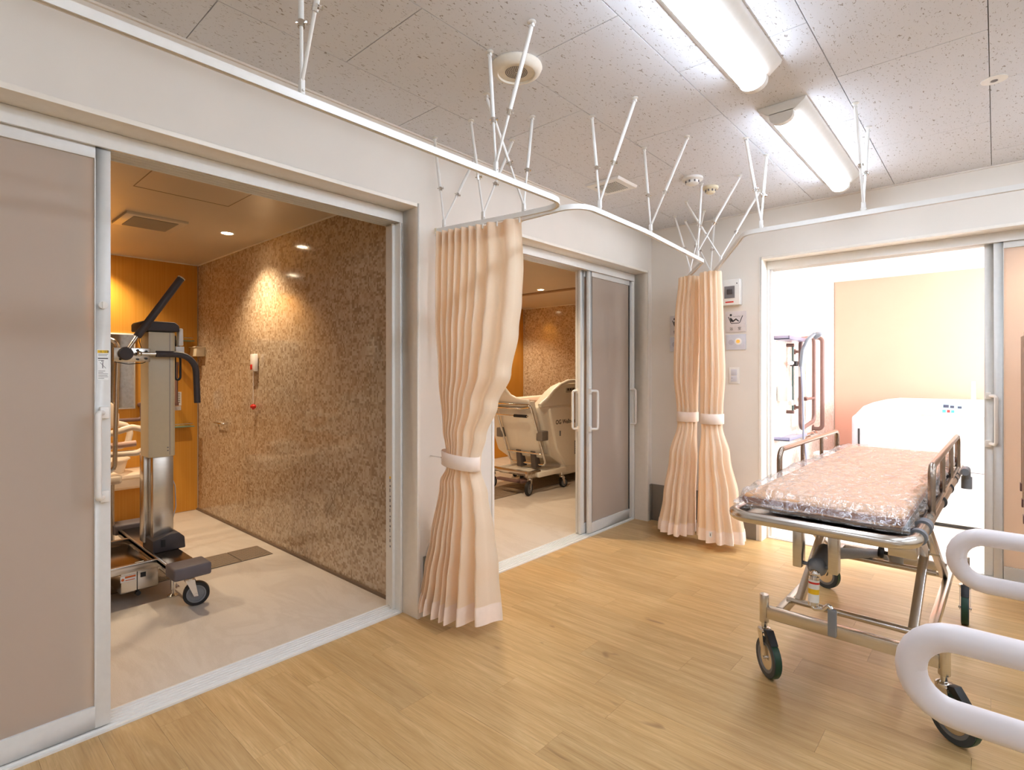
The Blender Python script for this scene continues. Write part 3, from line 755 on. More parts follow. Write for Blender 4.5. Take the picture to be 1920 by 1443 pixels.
def bundle_curtain(cx, cy, prof, depth, npl, seed, label, zb, taglabel=False, ax=(-.4, .917)):
    """a curtain drawn together: uneven pleats all round a flattened bundle; prof z -> (lo, hi) across the rail"""
    ax = Vector(ax).normalized(); ac = Vector((ax.y, -ax.x))
    rnd = random.Random(seed); ph = [rnd.uniform(-.25, .25) for _ in range(npl+1)]; am = [rnd.uniform(.6, 1.3) for _ in range(npl+1)]
    Lo = [(z, a) for z, a, b in prof]; Hi = [(z, b) for z, a, b in prof]
    cols = 300
    def pos(k, z, out=0):
        s_ = k/cols; a = 2*PI*s_; lo, hi = interp(Lo, z), interp(Hi, z)
        c = (lo+hi)/2; hw = (hi-lo)/2; hd = interp(depth, z)
        q = s_*npl; i = int(q) % npl; u = q-int(q)
        wv = math.cos(2*PI*(u+ph[i]*math.sin(PI*u)))
        wv = wv if wv > 0 else wv*1.3
        pl = interp([(1.93, .013), (1.3, .015), (.95, .012), (.80, .006), (.6, .016), (.05, .026)], z)
        w_ = am[i]*(1-u)+am[(i+1) % npl]*u
        r = 1+.03*noise.noise(Vector((a*2, z*2, seed)))
        o = pl*w_*wv+out
        p = Vector((cx, cy))+ac*(c+(hw-.01)*r*math.cos(a)+o*math.cos(a))+ax*((hd-.01)*r*math.sin(a)+o*math.sin(a))
        return p
    def z_of(k, z): return z
    t = thing('curtain', (cx, cy, 0), label, 'curtain', 'peach curtains tied with matching bands')
    n = 90; top = 1.924; rows = []
    for j in range(n+1):
        z = top-(top-zb)*j/n; rows.append([(*pos(k, z), z) for k in range(cols)])
    obj('cloth', M().grid(rows, wrap=True), m_cloth, t, smooth=60)
    rows = [[(*pos(k, zb+.085*j/6, .003), zb-.002+.085*j/6) for k in range(cols)] for j in range(7)]
    obj('hem', M().grid(rows, wrap=True), m_hem, t, smooth=60)
    lo, hi = interp(Lo, .86), interp(Hi, .86); hd = interp(depth, .86)
    rows = []
    for dz, rr in ((-.036, .99), (-.034, 1.02), (.034, 1.02), (.036, .99)):
        rows.append([(*(Vector((cx, cy))+ac*((lo+hi)/2+((hi-lo)/2+.004)*rr*math.cos(2*PI*k/36))+ax*((hd+.006)*rr*math.sin(2*PI*k/36))), .90+dz) for k in range(36)])
    obj('tie_band', M().grid(rows, wrap=True), m_hem, t, smooth=60)
    if taglabel:
        p = Vector((cx, cy))-ax*(interp(depth, .14)+.030)+ac*(-.02)
        obj('care_label', M().box((p.x-.010, p.y-.0008, .115), (p.x+.010, p.y+.0008, .150)), m_paper, t)
        obj('care_print', M().box((p.x-.003, p.y-.0018, .122), (p.x+.001, p.y-.0008, .140)), m_ink, t)
    return t
bundle_curtain(-1.725, 3.845, [(1.94, -.035, .115), (1.6, -.062, .112), (1.2, -.070, .10), (.95, -.050, .098), (.86, -.050, .095), (.62, -.098, .09), (.30, -.135, .075), (.06, -.165, .07)],
               [(1.94, .11), (1.3, .12), (.86, .085), (.6, .12), (.06, .17)], 12, 5, 'left one of two peach curtains tied side by side in the far corner', .055)
bundle_curtain(-1.486, 3.775, [(1.94, -.084, .062), (1.6, -.080, .072), (1.2, -.080, .083), (.95, -.082, .072), (.86, -.078, .07), (.65, -.085, .115), (.37, -.085, .165), (.06, -.085, .205)],
               [(1.94, .10), (1.3, .11), (.86, .08), (.6, .11), (.06, .15)], 11, 11, 'right one of two paired peach curtains, with a small care label at its hem', .06, True)

# ------------------------------------------------------------------ fittings on the back wall
def yplate(name, x0, x1, z0, z1, mat, parent=None, t=.006, y=YW, **k): return box(name, (x0, y-t, z0), (x1, y, z1), mat, parent, bevel=k.pop('bevel', .0012), **k)
t = thing('breaker_box', (-1.47, YW, 1.72), 'white wall breaker box with a grey window above the bath sign', 'breaker box')
yplate('case', -1.55, -1.405, 1.725, 1.915, m_white, t, .055, bevel=.004)
yplate('window', -1.515, -1.440, 1.775, 1.865, m_ink2, t, .004, y=YW-.055, bevel=0)
yplate('switch', -1.495, -1.455, 1.805, 1.84, m_dgrey, t, .006, y=YW-.059, bevel=.001)
yplate('red_label', -1.508, -1.448, 1.742, 1.752, m_red, t, .001, y=YW-.055, bevel=0)
yplate('screw', -1.428, -1.42, 1.878, 1.886, m_ink, t, .002, y=YW-.055)
def bath_sign(x0, label, chars):
    t = thing('bath_sign', (x0+.075, YW, 1.53), label, 'sign', 'pale wood look bath signs')
    yplate('board', x0, x0+.150, 1.525, 1.680, plain('sign_board', (214, 206, 204), .5), t, .008)
    m = M()
    for z in (1.555, 1.583, 1.607, 1.633, 1.660): m.box((x0+.004, YW-.0086, z), (x0+.146, YW-.0080, z+.0006))
    obj('grain_lines', m, m_lgrey, t, smooth=0)
    y = YW-.0088; X = lambda a, b: (x0+.022+a*.001, y, 1.590+b*.001)
    sec = [(-.0024, -.0006), (.0024, -.0006), (.0024, .0006), (-.0024, .0006)]
    m = M().sweep(fillet([X(0, 52), X(20, 2), X(82, 2), X(104, 56)], .01), sec, up=(0, 1, 0))
    m.cyl((x0+.040, y+.0006, 1.654), (x0+.040, y-.0006, 1.654), .0085)
    body = [(10, 40), (16, 44), (24, 40), (36, 24), (56, 38), (80, 16), (74, 12), (56, 26), (34, 10), (24, 14), (18, 14)]
    m.prism([(x0+.022+a*.001, 1.590+b*.001) for a, b in body], 'y', y-.0006, y+.0006)
    obj('pictogram', m, m_ink, t, smooth=0)
    m = M().sweep([X(34+k*3, 52+2.0*math.sin(k*1.1)) for k in range(19)], [(-.0008, -.0004), (.0008, -.0004), (.0008, .0004), (-.0008, .0004)], up=(0, 1, 0))
    obj('water_line', m, m_ink, t, smooth=0)
    text(chars[0], .026, (x0+.030, YW-.0086, 1.541), ROT_YN, m_ink, t)
    text(chars[1], .026, (x0+.090, YW-.0086, 1.541), ROT_YN, m_ink, t)
bath_sign(-1.525, 'bath sign with a person in a tub, right of the paired curtains', '浴室')
bath_sign(-1.972, 'bath sign half hidden by the left side of the paired curtains', '個浴')
def call_plate(x0, label, lit):
    t = thing('call_lamp_plate', (x0+.07, YW, 1.39), label, 'call lamp', 'nurse call lamp plates')
    yplate('plate', x0, x0+.146, 1.393, 1.508, m_lgrey, t, .010, bevel=.003)
    obj('speaker_disc', M().cyl((x0+.040, YW-.0125, 1.45), (x0+.040, YW-.010, 1.45), .020), plain('pale_lilac_disc', (186, 182, 190), .5), t)
    obj('lamp_surround', M().cyl((x0+.092, YW-.012, 1.455), (x0+.092, YW-.010, 1.455), .026), m_paper, t)
    obj('lamp', M().cyl((x0+.092, YW-.017, 1.455), (x0+.092, YW-.012, 1.455), .013), m_lamp_or if lit else m_orn, t)
call_plate(-1.522, 'white call plate with a lit orange lamp below the bath sign', True)
call_plate(-1.972, 'white call plate half hidden by the left side of the paired curtains', False)
t = thing('light_switch', (-1.46, YW, 1.14), 'white two rocker light switch near the bright doorway', 'light switch')
yplate('plate', -1.500, -1.424, 1.140, 1.262, m_plast, t, .007, bevel=.002)
yplate('rocker', -1.484, -1.440, 1.203, 1.247, m_lgrey, t, .003, y=YW-.007); yplate('rocker', -1.484, -1.440, 1.155, 1.199, m_lgrey, t, .003, y=YW-.007)
yplate('mark', -1.480, -1.472, 1.180, 1.184, m_ink2, t, .0006, y=YW-.010, bevel=0)

# ------------------------------------------------------------------ casters
def caster(root, x, y, ztop, r, ang, tread, style='green', brake=True, tr=None, width=.030, local=True, name='caster'):
    """swivel caster whose stem stands at (x, y); ang = direction the wheel trails to"""
    d = Vector((math.cos(ang), math.sin(ang), 0)); s_ = Vector((-d.y, d.x, 0)); tr = r*.45 if tr is None else tr
    c = Vector((x, y, r))+d*tr; hub = m_steel; hw = width/2
    fz = 2*r+.014
    m = M().cyl((x, y, fz+.004), (x, y, ztop), .011, seg=12).lathe([(.024, 0), (.026, .006), (.024, .014), (.014, .020)], (x, y, fz-.004))
    for q in (-1, 1):
        a = c+s_*(q*(hw+.004))
        top = Vector((x, y, fz))+s_*(q*(hw+.004))
        P = [top-d*.016, top+d*.024, Vector((a.x, a.y, r))+d*.010-Vector((0, 0, .010)), Vector((a.x, a.y, r))-d*.010-Vector((0, 0, .010))]
        th = s_*(.0022*q)
        n0 = len(m.v); m.add([p for p in P]+[p+th for p in P], [(0, 1, 2, 3), (7, 6, 5, 4), (0, 4, 5, 1), (1, 5, 6, 2), (2, 6, 7, 3), (3, 7, 4, 0)])
    tp = Vector((x, y, fz)); e = (hw+.006)
    m.add([tp-d*.016-s_*e, tp+d*.024-s_*e, tp+d*.024+s_*e, tp-d*.016+s_*e]+[q+Vector((0, 0, .003)) for q in (tp-d*.016-s_*e, tp+d*.024-s_*e, tp+d*.024+s_*e, tp-d*.016+s_*e)],
          [(0, 1, 2, 3), (4, 7, 6, 5), (0, 4, 5, 1), (1, 5, 6, 2), (2, 6, 7, 3), (3, 7, 4, 0)])
    m.cyl(c-s_*(hw+.010), c+s_*(hw+.010), .006, seg=10)
    cs = obj(name, m, m_chrome, root, local=local)
    obj('tyre', M().lathe([(r*.74, -hw), (r*.96, -hw), (r*.975, -hw*.8), (r*.975, hw*.8), (r*.96, hw), (r*.74, hw)], c, s_, 32, ring=True), m_tyre if style == 'green' else m_black, cs, local=local, smooth=50)
    obj('tread', M().lathe([(r*.96, -hw*.82), (r*.995, -hw*.80), (r, -hw*.5), (r, hw*.5), (r*.995, hw*.80), (r*.96, hw*.82)], c, s_, 32, ring=True), tread, cs, local=local, smooth=50)
    obj('wheel', M().lathe([(.004, -hw*.7), (r*.60, -hw*.7), (r*.62, -hw*.95), (r*.75, -hw*.95), (r*.75, hw*.95), (r*.62, hw*.95), (r*.60, hw*.7), (.004, hw*.7)], c, s_, 32), m_wheelg if style != 'steel' else m_steel, cs, local=local, smooth=40)
    if style == 'green':
        obj('wheel_disc', M().lathe([(.004, -hw*.78), (r*.58, -hw*.78), (r*.58, hw*.78), (.004, hw*.78)], c, s_, 28), m_steel, cs, local=local)
    if brake:
        b = Vector((x, y, fz+.002))+d*.020
        u = s_
        P = [(b+d*.0+Vector((0, 0, .012))), (b+d*.024+Vector((0, 0, .016))), (b+d*.048-Vector((0, 0, .012))), (b+d*.062-Vector((0, 0, .030))), (b+d*.034-Vector((0, 0, .026))), (b+d*.006-Vector((0, 0, .004)))]
        n_ = len(P); V = [p-u*.016 for p in P]+[p+u*.016 for p in P]
        obj('brake_pedal', M().add(V, [tuple(range(n_))[::-1], tuple(range(n_, 2*n_))]+[(i, (i+1) % n_, n_+(i+1) % n_, n_+i) for i in range(n_)]), m_black, cs, local=local, bevel=.002)
    return cs

# ------------------------------------------------------------------ transfer stretcher
ST = thing('transfer_stretcher', (-.41, 2.90, 0), 'stainless steel transfer stretcher on green wheeled casters', 'stretcher', rz=-math.radians(.83))
def SO(name, m, mat, parent=ST, **k): return obj(name, m, mat, parent, local=True, **k)
TZ = .742
SO('top_rail', M().tube([(-.252, -1.045, TZ), (.252, -1.045, TZ), (.265, .72, TZ), (-.255, .72, TZ)], .0185, 16, closed=True, fil=.07, up=(0, 0, 1)), m_steel, smooth=60)
m = M()
for y in (-.85, -.3, .25, .62): m.bar((-.25, y, TZ-.012), (.255, y, TZ-.012), .03, .018)
m.box((-.235, -.98, TZ-.012), (.235, .66, TZ-.006))
SO('mattress_tray', m, m_steel)
for y in (-.93, -.80, -.775): SO('rail_collar', M().lathe([(.0185, -.012), (.0235, -.012), (.0235, .012), (.0185, .012)], (.2535, y, TZ), (0, 1, 0)), m_mid)
for y in (-.34, -.02, .22, .34): SO('rail_ring', M().lathe([(.0185, -.006), (.024, -.006), (.024, .006), (.0185, .006)], (.2575, y, TZ), (0, 1, 0)), m_gasket)
def guard(x, y0, y1, zt, nbar, lean):
    zb = TZ+.014; h = zt-.011
    g = SO('side_guard', M().tube([(x, y0, zb), (x+lean, y0, h), (x+lean, y1, h), (x, y1, zb)], .011, 12, fil=.045), m_dsteel, smooth=60)
    for k in range(1, nbar+1):
        y = y0+(y1-y0)*k/(nbar+1)
        SO('guard_bar', M().cyl((x, y, zb), (x+lean, y, h), .0085, seg=12), m_dsteel, g)
    SO('guard_rail', M().tube([(x, y0-.05, zb+.004), (x, y1+.05, zb+.004)], .0095, 10), m_chrome, g)
guard(-.268, -.44, .60, .905, 2, 0); guard(.262, -.66, .52, .925, 2, 0)
# brackets under the front of the rail, and the gearbox with its crank
m = M()
for x in (-.070, .034):
    m.box((x-.014, -.93, .575), (x+.014, -.885, TZ-.020))
m.box((-.070, -.915, TZ-.055), (.034, -.895, TZ-.020))
SO('crank_bracket', m, m_steel, bevel=.003)
g = SO('gearbox', M().ball((-.018, -.895, .580), .030, 20, 1, .9, 1).cyl((-.07, -.90, .585), (.03, -.90, .585), .006).cyl((-.018, -.895, .580), (-.018, -.78, .60), .025, .030, 20), m_mid, smooth=60)
m = M().cyl((-.020, -.925, .555), (-.020, -.935, .465), .0155, seg=18).ball((-.020, -.915, .562), .017, 14).tube([(-.020, -.935, .470), (-.020, -.938, .455), (.010, -.940, .462), (.026, -.942, .480), (.034, -.944, .470)], .0075, 10, fil=.008)
ck = SO('crank', m, m_chrome, smooth=60)
SO('crank_handle', M().box((.024, -.952, .385), (.048, -.936, .470)), m_mid, ck, bevel=.003)
SO('crank_label', M().lathe([(.0158, 0), (.0160, 0), (.0160, .070), (.0158, .070)], (-.020, -.9335, .476), (0, .1045, .9945)), m_paper, ck)
SO('yellow_band', M().lathe([(.0160, .026), (.0163, .026), (.0163, .042), (.0160, .042)], (-.020, -.9335, .476), (0, .1045, .9945)), m_yel, ck)
SO('red_band', M().lathe([(.0160, .058), (.0163, .058), (.0163, .064), (.0160, .064)], (-.020, -.9335, .476), (0, .1045, .9945)), m_red, ck)
# pedestal tube, star knob and lift cylinder
SO('support_tube', M().cyl((.085, -.02, .385), (.085, -.02, TZ-.014), .026, seg=20), plain('pale_grey_tube', (176, 174, 170), .4))
kb = SO('knob', M().lathe([(.006, -.012), (.022, -.010), (.026, 0), (.022, .010), (.006, .012)], (.030, -.02, .425), (1, 0, 0), 20).cyl((.035, -.02, .425), (.06, -.02, .425), .008), m_black)
# scissor arms
zl, zh = .275, .665
for sx, inn in ((-1, 0), (1, 0)):
    SO('scissor_arm', M().bar((sx*.190, -.45, zl), (sx*.190, .27, zh), .030, .034, up=(0, 0, 1)), m_steel, bevel=.002)
    SO('scissor_arm', M().bar((sx*.224, -.42, zh), (sx*.224, .33, zl), .028, .030, up=(0, 0, 1)), m_steel, bevel=.002)
    SO('pivot_bolt', M().cyl((sx*.17, -.075, .475), (sx*.24, -.075, .475), .010, seg=12), m_chrome)
    SO('upper_channel', M().box((sx*.235-.012, -.55, TZ-.075), (sx*.235+.012, .50, TZ-.025)), m_steel, bevel=.002)
SO('cross_rod', M().cyl((-.235, -.45, zl), (.235, -.45, zl), .013, seg=14), m_steel)
SO('cross_rod', M().cyl((-.20, -.17, .425), (.235, -.17, .425), .010, seg=12), m_steel)
SO('cross_rod', M().cyl((-.235, .33, zl), (.235, .33, zl), .012, seg=12), m_steel)
SO('cross_rod', M().cyl((-.22, .27, zh), (.22, .27, zh), .012, seg=12), m_steel)
SO('cross_rod', M().cyl((-.235, -.42, zh), (.235, -.42, zh), .012, seg=12), m_steel)
SO('lift_cylinder', M().cyl((0, -.78, .60), (0, .20, .36), .020, seg=16).cyl((0, .20, .36), (0, .33, .30), .012), m_mid)
SO('side_bracket', M().box((.18, -.93, TZ-.07), (.25, -.86, TZ-.02)), m_steel, bevel=.002)
SO('side_bracket', M().prism([(-.86, TZ-.02), (-.70, TZ-.02), (-.50, .60), (-.53, .58)], 'x', .222, .240), m_steel)
SO('drain_pipe', M().tube([(.29, .50, TZ), (.29, .62, TZ), (.29, .64, TZ-.07)], .017, 12, fil=.02).cyl((.29, .64, TZ-.10), (.29, .64, TZ-.04), .022), m_mid, smooth=60)
# base frame
B0, B1 = -.57, .57
m = M()
for sx in (-1, 1): m.box((sx*.235-.015, B0+.02, .235), (sx*.235+.015, B1-.02, .272))
SO('base_side_bars', m, m_steel, bevel=.003)
SO('base_front_bar', M().box((-.275, B0-.015, .225), (.275, B0+.015, .272)), m_steel, bevel=.003)
SO('base_rear_bar', M().box((-.275, B1-.015, .225), (.275, B1+.015, .272)), m_steel, bevel=.003)
for sx in (-1, 1):
    for yy in (B0, B1): SO('corner_post', M().cyl((sx*.288, yy, .205), (sx*.288, yy, .318), .0175, seg=18), m_steel, bevel=.002)
R_ = .078
caster(ST, -.288, B0, .21, R_, math.radians(-45), m_green)
caster(ST, .288, B0, .21, R_, math.radians(-34), m_green)
caster(ST, .288, B1, .21, R_, math.radians(-88), m_green)
caster(ST, -.288, B1, .21, R_, math.radians(160), m_green)
# the mattress with its plastic wrapping, lying on the stretcher
MT = thing('mattress', (-.41, 2.90, TZ), 'tan mattress still wrapped in crinkled clear plastic on the stretcher', 'mattress', rz=-math.radians(.83))
def MO(name, m, mat, parent=MT, **k):
    m.v = [(p[0], p[1], p[2]-TZ) for p in m.v]; return obj(name, m, mat, parent, local=True, **k)
MO('pad', M().box((-.222, -1.00, .772), (.228, .66, .812)), m_pad, bevel=.013, seg=4)
MO('pad_border', M().box((-.2235, -1.0015, .780), (.2295, .6615, .802)), plain('dark_tan_border', (150, 90, 52), .5), bevel=.006)
MO('base_layer', M().box((-.216, -.99, TZ+.0205), (.222, .65, .772)), m_padb, bevel=.006)
def wrap():
    rows = []; nx, ny = 90, 240
    # cross profile parameter runs round the pad: underside edge - side - top - side - underside edge
    def prof(u):     # u in 0..1 -> x, z, outward
        segs = [(-.222, TZ+.026), (-.238, TZ+.038), (-.236, .806), (-.222, .822), (.226, .822), (.242, .806), (.246, TZ+.038), (.232, TZ+.026)]
        L = [0]
        for a, b in zip(segs[:-1], segs[1:]): L.append(L[-1]+math.hypot(b[0]-a[0], b[1]-a[1]))
        s_ = u*L[-1]
        for i in range(len(segs)-1):
            if s_ <= L[i+1]+1e-9:
                q = (s_-L[i])/(L[i+1]-L[i]); a, b = segs[i], segs[i+1]
                return a[0]+(b[0]-a[0])*q, a[1]+(b[1]-a[1])*q, (b[1]-a[1])/(L[i+1]-L[i])
    for j in range(ny+1):
        v = j/ny; y = -1.022+1.70*v; r = []
        endk = max(0, 1-min(v, 1-v)/.025)          # closing at both ends
        for i in range(nx+1):
            u = i/nx; x, z, sl = prof(u)
            q = Vector((x*9, y*4.0, z*9)); w1 = noise.noise(q+Vector((0, 0, 3))); w2 = abs(noise.noise(q*2.6+Vector((5, 0, 0)))); w3 = abs(noise.noise(q*6+Vector((9, 1, 0))))
            amp = .006*w1+.012*(.35-w2)+.006*(.3-w3)
            ed = min(1, max(0, (abs(x)-.17)/.06)); amp *= 1+ed*1.2
            top = 1-abs(sl)
            zz = z+max(amp, -.003)*top+.002; xx = x+(amp+.004)*(1 if x > 0 else -1)*abs(sl)
            zz = zz*(1-endk)+(.785+.02*(w1))*endk*1.0 if endk > 0 else zz
            xx = xx*(1-.03*endk); r.append((xx, y+.012*w2*endk*(-1 if v < .5 else 1), zz))
        rows.append(r)
    # front and rear end skirts hanging over the pad's ends
    for sgn, row in ((-1, rows[0]), (1, rows[-1])):
        extra = []
        for k in range(1, 7):
            z1 = .785-(.785-TZ-.024)*k/6
            extra.append([(p[0], p[1]+sgn*(.004*math.sin(k)+.006*abs(noise.noise(Vector((p[0]*14, k*.5, sgn*3))))), min(p[2], z1+.004*noise.noise(Vector((p[0]*10, k, 0))))) for p in row])
        rows = (extra[::-1]+rows) if sgn < 0 else (rows+extra)
    MO('plastic_wrap', M().grid(rows), m_film, smooth=70)
wrap()

# ------------------------------------------------------------------ bath chair with padded armrests at the right edge
CH = thing('bath_chair', (.42, 1.16, 0), 'bath chair with two white padded loop armrests', 'chair')
AY = (.873, 1.45)
for y, X0_ in zip(AY, (-.083, -.062)):
    a = obj('armrest', M().tube([(X0_, y, .888), (X0_, y, .793), (.62, y, .793), (.62, y, .888)], .0172, 20, closed=True, fil=.0475), plain('white_padded_vinyl', (228, 220, 220), .38, var=.01) if y == AY[0] else bpy.data.materials['white_padded_vinyl'], CH, smooth=80)
m = M()
for y in AY:
    m.tube([(.60, y, .84), (.64, y, .84), (.64, y, .42), (.20, y, .42), (.20, y, .16)], .013, 12, fil=.04)
    m.tube([(.64, y, .42), (.68, y, .14)], .013, 12)
m.cyl((.20, AY[0], .40), (.20, AY[1], .40), .012); m.cyl((.64, AY[0], .40), (.64, AY[1], .40), .012)
obj('frame', m, m_steel, CH, smooth=60)
obj('seat', M().box((.16, AY[0]+.03, .435), (.62, AY[1]-.03, .475)), m_plast, CH, bevel=.015)
obj('backrest', M().box((.64, AY[0]+.03, .50), (.68, AY[1]-.03, 1.05)), m_plast, CH, bevel=.015)
for x in (.20, .68):
    for y in AY: caster(CH, x, y, .16, .05, 1.2, m_black, 'grey', False, local=False)

# ------------------------------------------------------------------ folded accordion screen at the right edge, beside the bright doorway
t = thing('folding_screen', (.16, 3.9, 0), 'folded brown slatted screen standing by the bright doorway', 'screen')
m_scr = plain('brown_screen_slat', (176, 146, 120), .5)
for k in range(7):
    y = 3.98-.055*k; x = .098+.0045*k
    z1 = 1.405+.011*k+(.0 if k % 2 else .01); z0 = .62-.075*k
    sl = obj('slat', M().box((x+.0, y-.022, z0), (x+.30, y+.022, z1)), m_scr, t, bevel=.003)
    obj('slat_foot', M().box((x-.004, y-.024, z0-.03), (x+.02, y+.024, z0+.012)), m_brown, sl, bevel=.002)
obj('stand', M().box((.22, 3.60, .02), (.25, 4.02, .70)).box((.16, 3.60, 0), (.40, 3.64, .03)).box((.16, 3.98, 0), (.40, 4.02, .03)), m_brown, t, bevel=.004)

# ------------------------------------------------------------------ bath 1: patient lift
m_bump = plain('grey_bumper_rubber', (98, 90, 94), .55)
LF = thing('patient_lift', (-3.62, .98, 0), 'tall patient lift with beige column and dark padded arms', 'patient lift')
def LO(name, m, mat, parent=LF, **k): return obj(name, m, mat, parent, **k)
m_lcol = plain('ivory_column_cover', (214, 200, 170), .42, var=.015)
col = LO('column_cover', M().prism([(-3.545, .90), (-3.545, 1.022), (-3.56, 1.036), (-3.70, 1.036), (-3.70, .90)], 'z', .742, 1.452), m_lcol, bevel=.003)
LO('cover_seam', M().box((-3.5452, 1.004, .75), (-3.5442, 1.0065, 1.45)), m_ink2, col, smooth=0)
for z in (.772, .79): LO('screw', M().box((-3.5452, .992, z), (-3.5440, .999, z+.006)), m_ink2, col, smooth=0)
LO('mast', M().box((-3.66, .928, .24), (-3.575, 1.034, .76)), m_steel, bevel=.006)
LO('mast_side', M().box((-3.74, .905, .24), (-3.66, .945, .76)), m_steel, bevel=.003)
LO('cap', M().prism([(.858, 1.455), (.858, 1.498), (.872, 1.512), (1.030, 1.512), (1.052, 1.492), (1.052, 1.458)], 'x', -3.72, -3.53), m_dgrey, bevel=.008, seg=3)
LO('foot_cover', M().prism([(.915, .205), (.915, .275), (1.0, .300), (1.045, .300), (1.075, .27), (1.08, .205)], 'x', -3.72, -3.52), m_dgrey, bevel=.006)
LO('foot_slot', M().box((-3.519, .955, .235), (-3.515, .975, .275)), m_black)
LO('cross_beam', M().box((-4.22, .905, .185), (-3.10, 1.045, .205)), steel('smoked_stainless', (150, 132, 112), .18), bevel=.002)
LO('beam_channel', M().box((-4.22, .905, .165), (-3.10, .917, .212)), m_steel, bevel=.002)
for x0, x1 in ((-3.20, -3.06), (-4.36, -4.22)):
    LO('bumper', M().prism([(x0, .235), (x0, .170), (x1, .170), (x1, .235)], 'y', .885, 1.062), m_bump, bevel=.012, seg=3)
# undercarriage
for x in (-3.42, -3.98): LO('side_rail', M().box((x-.012, -.10, .165), (x+.012, .91, .205)), m_steel, bevel=.002)
LO('tray_plate', M().box((-3.97, .15, .155), (-3.43, .90, .168)), bpy.data.materials['smoked_stainless'], bevel=.002)
LO('tray_seam', M().box((-3.97, .66, .168), (-3.43, .664, .170)), m_ink, smooth=0)
LO('white_tag', M().box((-3.56, .84, .168), (-3.51, .88, .170)), m_paper)
mb_ = LO('motor_box', M().prism([(-3.80, .155), (-3.80, .075), (-3.72, .05), (-3.44, .05), (-3.42, .06), (-3.42, .165)], 'y', .745, .915), m_steel, bevel=.003)
LO('box_joint', M().box((-3.4195, .815, .055), (-3.418, .819, .16)), m_ink, mb_, smooth=0)
LO('socket', M().box((-3.4195, .832, .125), (-3.416, .856, .150)), m_black, mb_)
LO('warning_label', M().box((-3.4195, .742, .118), (-3.4185, .812, .150)), m_paper, mb_, smooth=0)
LO('label_band', M().box((-3.4185, .762, .137), (-3.4175, .810, .147)), m_orn, mb_, smooth=0)
LO('label_text', M().box((-3.4185, .764, .124), (-3.4175, .806, .128)).cyl((-3.4185, .752, .132), (-3.4175, .752, .132), .007), m_orn, mb_, smooth=0)
LO('drain_plug', M().cyl((-3.43, .82, .045), (-3.41, .82, .045), .012), m_black)
LO('levelling_foot', M().cyl((-3.36, .968, .035), (-3.36, .968, .17), .012).lathe([(.026, 0), (.026, .006), (.012, .016), (.008, .036)], (-3.36, .968, 0)), m_chrome)
caster(LF, -3.150, 0.985, .17, .062, math.radians(72), m_black, 'grey', False, tr=.03, width=.034, local=False)
caster(LF, -4.280, 0.985, .17, .062, math.radians(72), m_black, 'grey', False, tr=.03, width=.034, local=False)
for x in (-3.42, -3.98): caster(LF, x, -.05, .17, .05, 2.2, m_black, 'grey', False, local=False)
# arm carriage
LO('arm_plate', M().box((-3.545, .735, 1.282), (-3.53, .905, 1.358)), m_steel, bevel=.003)
m = M()
for y, z in ((.765, 1.345), (.765, 1.295), (.845, 1.345), (.845, 1.295), (.885, 1.340), (.885, 1.300)): m.cyl((-3.53, y, z), (-3.522, y, z), .006, seg=8)
LO('plate_bolts', m, m_gasket)
LO('hub', M().lathe([(.034, -.012), (.036, 0), (.030, .012), (.001, .014)], (-3.505, .785, 1.325), (1, 0, 0), 28), m_dgrey)
up = LO('raised_arm', M().tube([(-3.51, .79, 1.335), (-3.51, .855, 1.45)], .010, 12), m_chrome, smooth=60)
LO('arm_pad', M().tube([(-3.51, .838, 1.420), (-3.51, 1.052, 1.765)], .0195, 18), m_dgrey, up, smooth=60)
LO('pad_ring', M().lathe([(.020, -.004), (.0215, 0), (.020, .004)], (-3.51, 1.054, 1.768), (0, .527, .85)), m_steel, up)
lo_ = LO('lower_arm', M().tube([(-3.50, .84, 1.326), (-3.50, .95, 1.328)], .010, 12).ball((-3.50, .845, 1.326), .015), m_chrome, smooth=60)
LO('arm_pad', M().tube([(-3.50, .925, 1.327), (-3.50, 1.125, 1.327), (-3.50, 1.135, 1.045)], .0175, 16, fil=.11), m_dgrey, lo_, smooth=60)
LO('cable', M().tube([(-3.53, .74, 1.28), (-3.52, .80, 1.268), (-3.53, .87, 1.275), (-3.545, .89, 1.285)], .0022, 6, fil=.03).tube([(-3.56, .862, 1.45), (-3.555, .858, 1.40), (-3.56, .87, 1.36)], .002, 6, fil=.02), m_black)
LO('hand_control', M().prism([(1.052, 1.380), (1.078, 1.380), (1.076, 1.478), (1.066, 1.482), (1.056, 1.478)], 'x', -3.60, -3.55), m_plast, bevel=.004)
LO('control_bracket', M().box((-3.60, 1.04, 1.325), (-3.56, 1.085, 1.375)), m_plast, bevel=.003)
hz = [(-3.60, 1.062+.014*math.cos(PI*k/10), 1.20-.02*math.sin(PI*k/10)) for k in range(11)]
LO('coiled_cable', M().tube([(-3.60, 1.066, 1.38), (-3.60, 1.076, 1.30), (-3.60, 1.076, 1.20)]+hz+[(-3.60, 1.048, 1.22), (-3.60, 1.048, 1.30), (-3.60, 1.046, 1.44)], .0065, 8), m_black, smooth=60)
LO('thin_hose', M().tube([(-3.66, 1.04, .62), (-3.66, 1.065, .55), (-3.66, 1.07, .42), (-3.66, 1.045, .32)], .003, 6, fil=.08), m_lgrey)

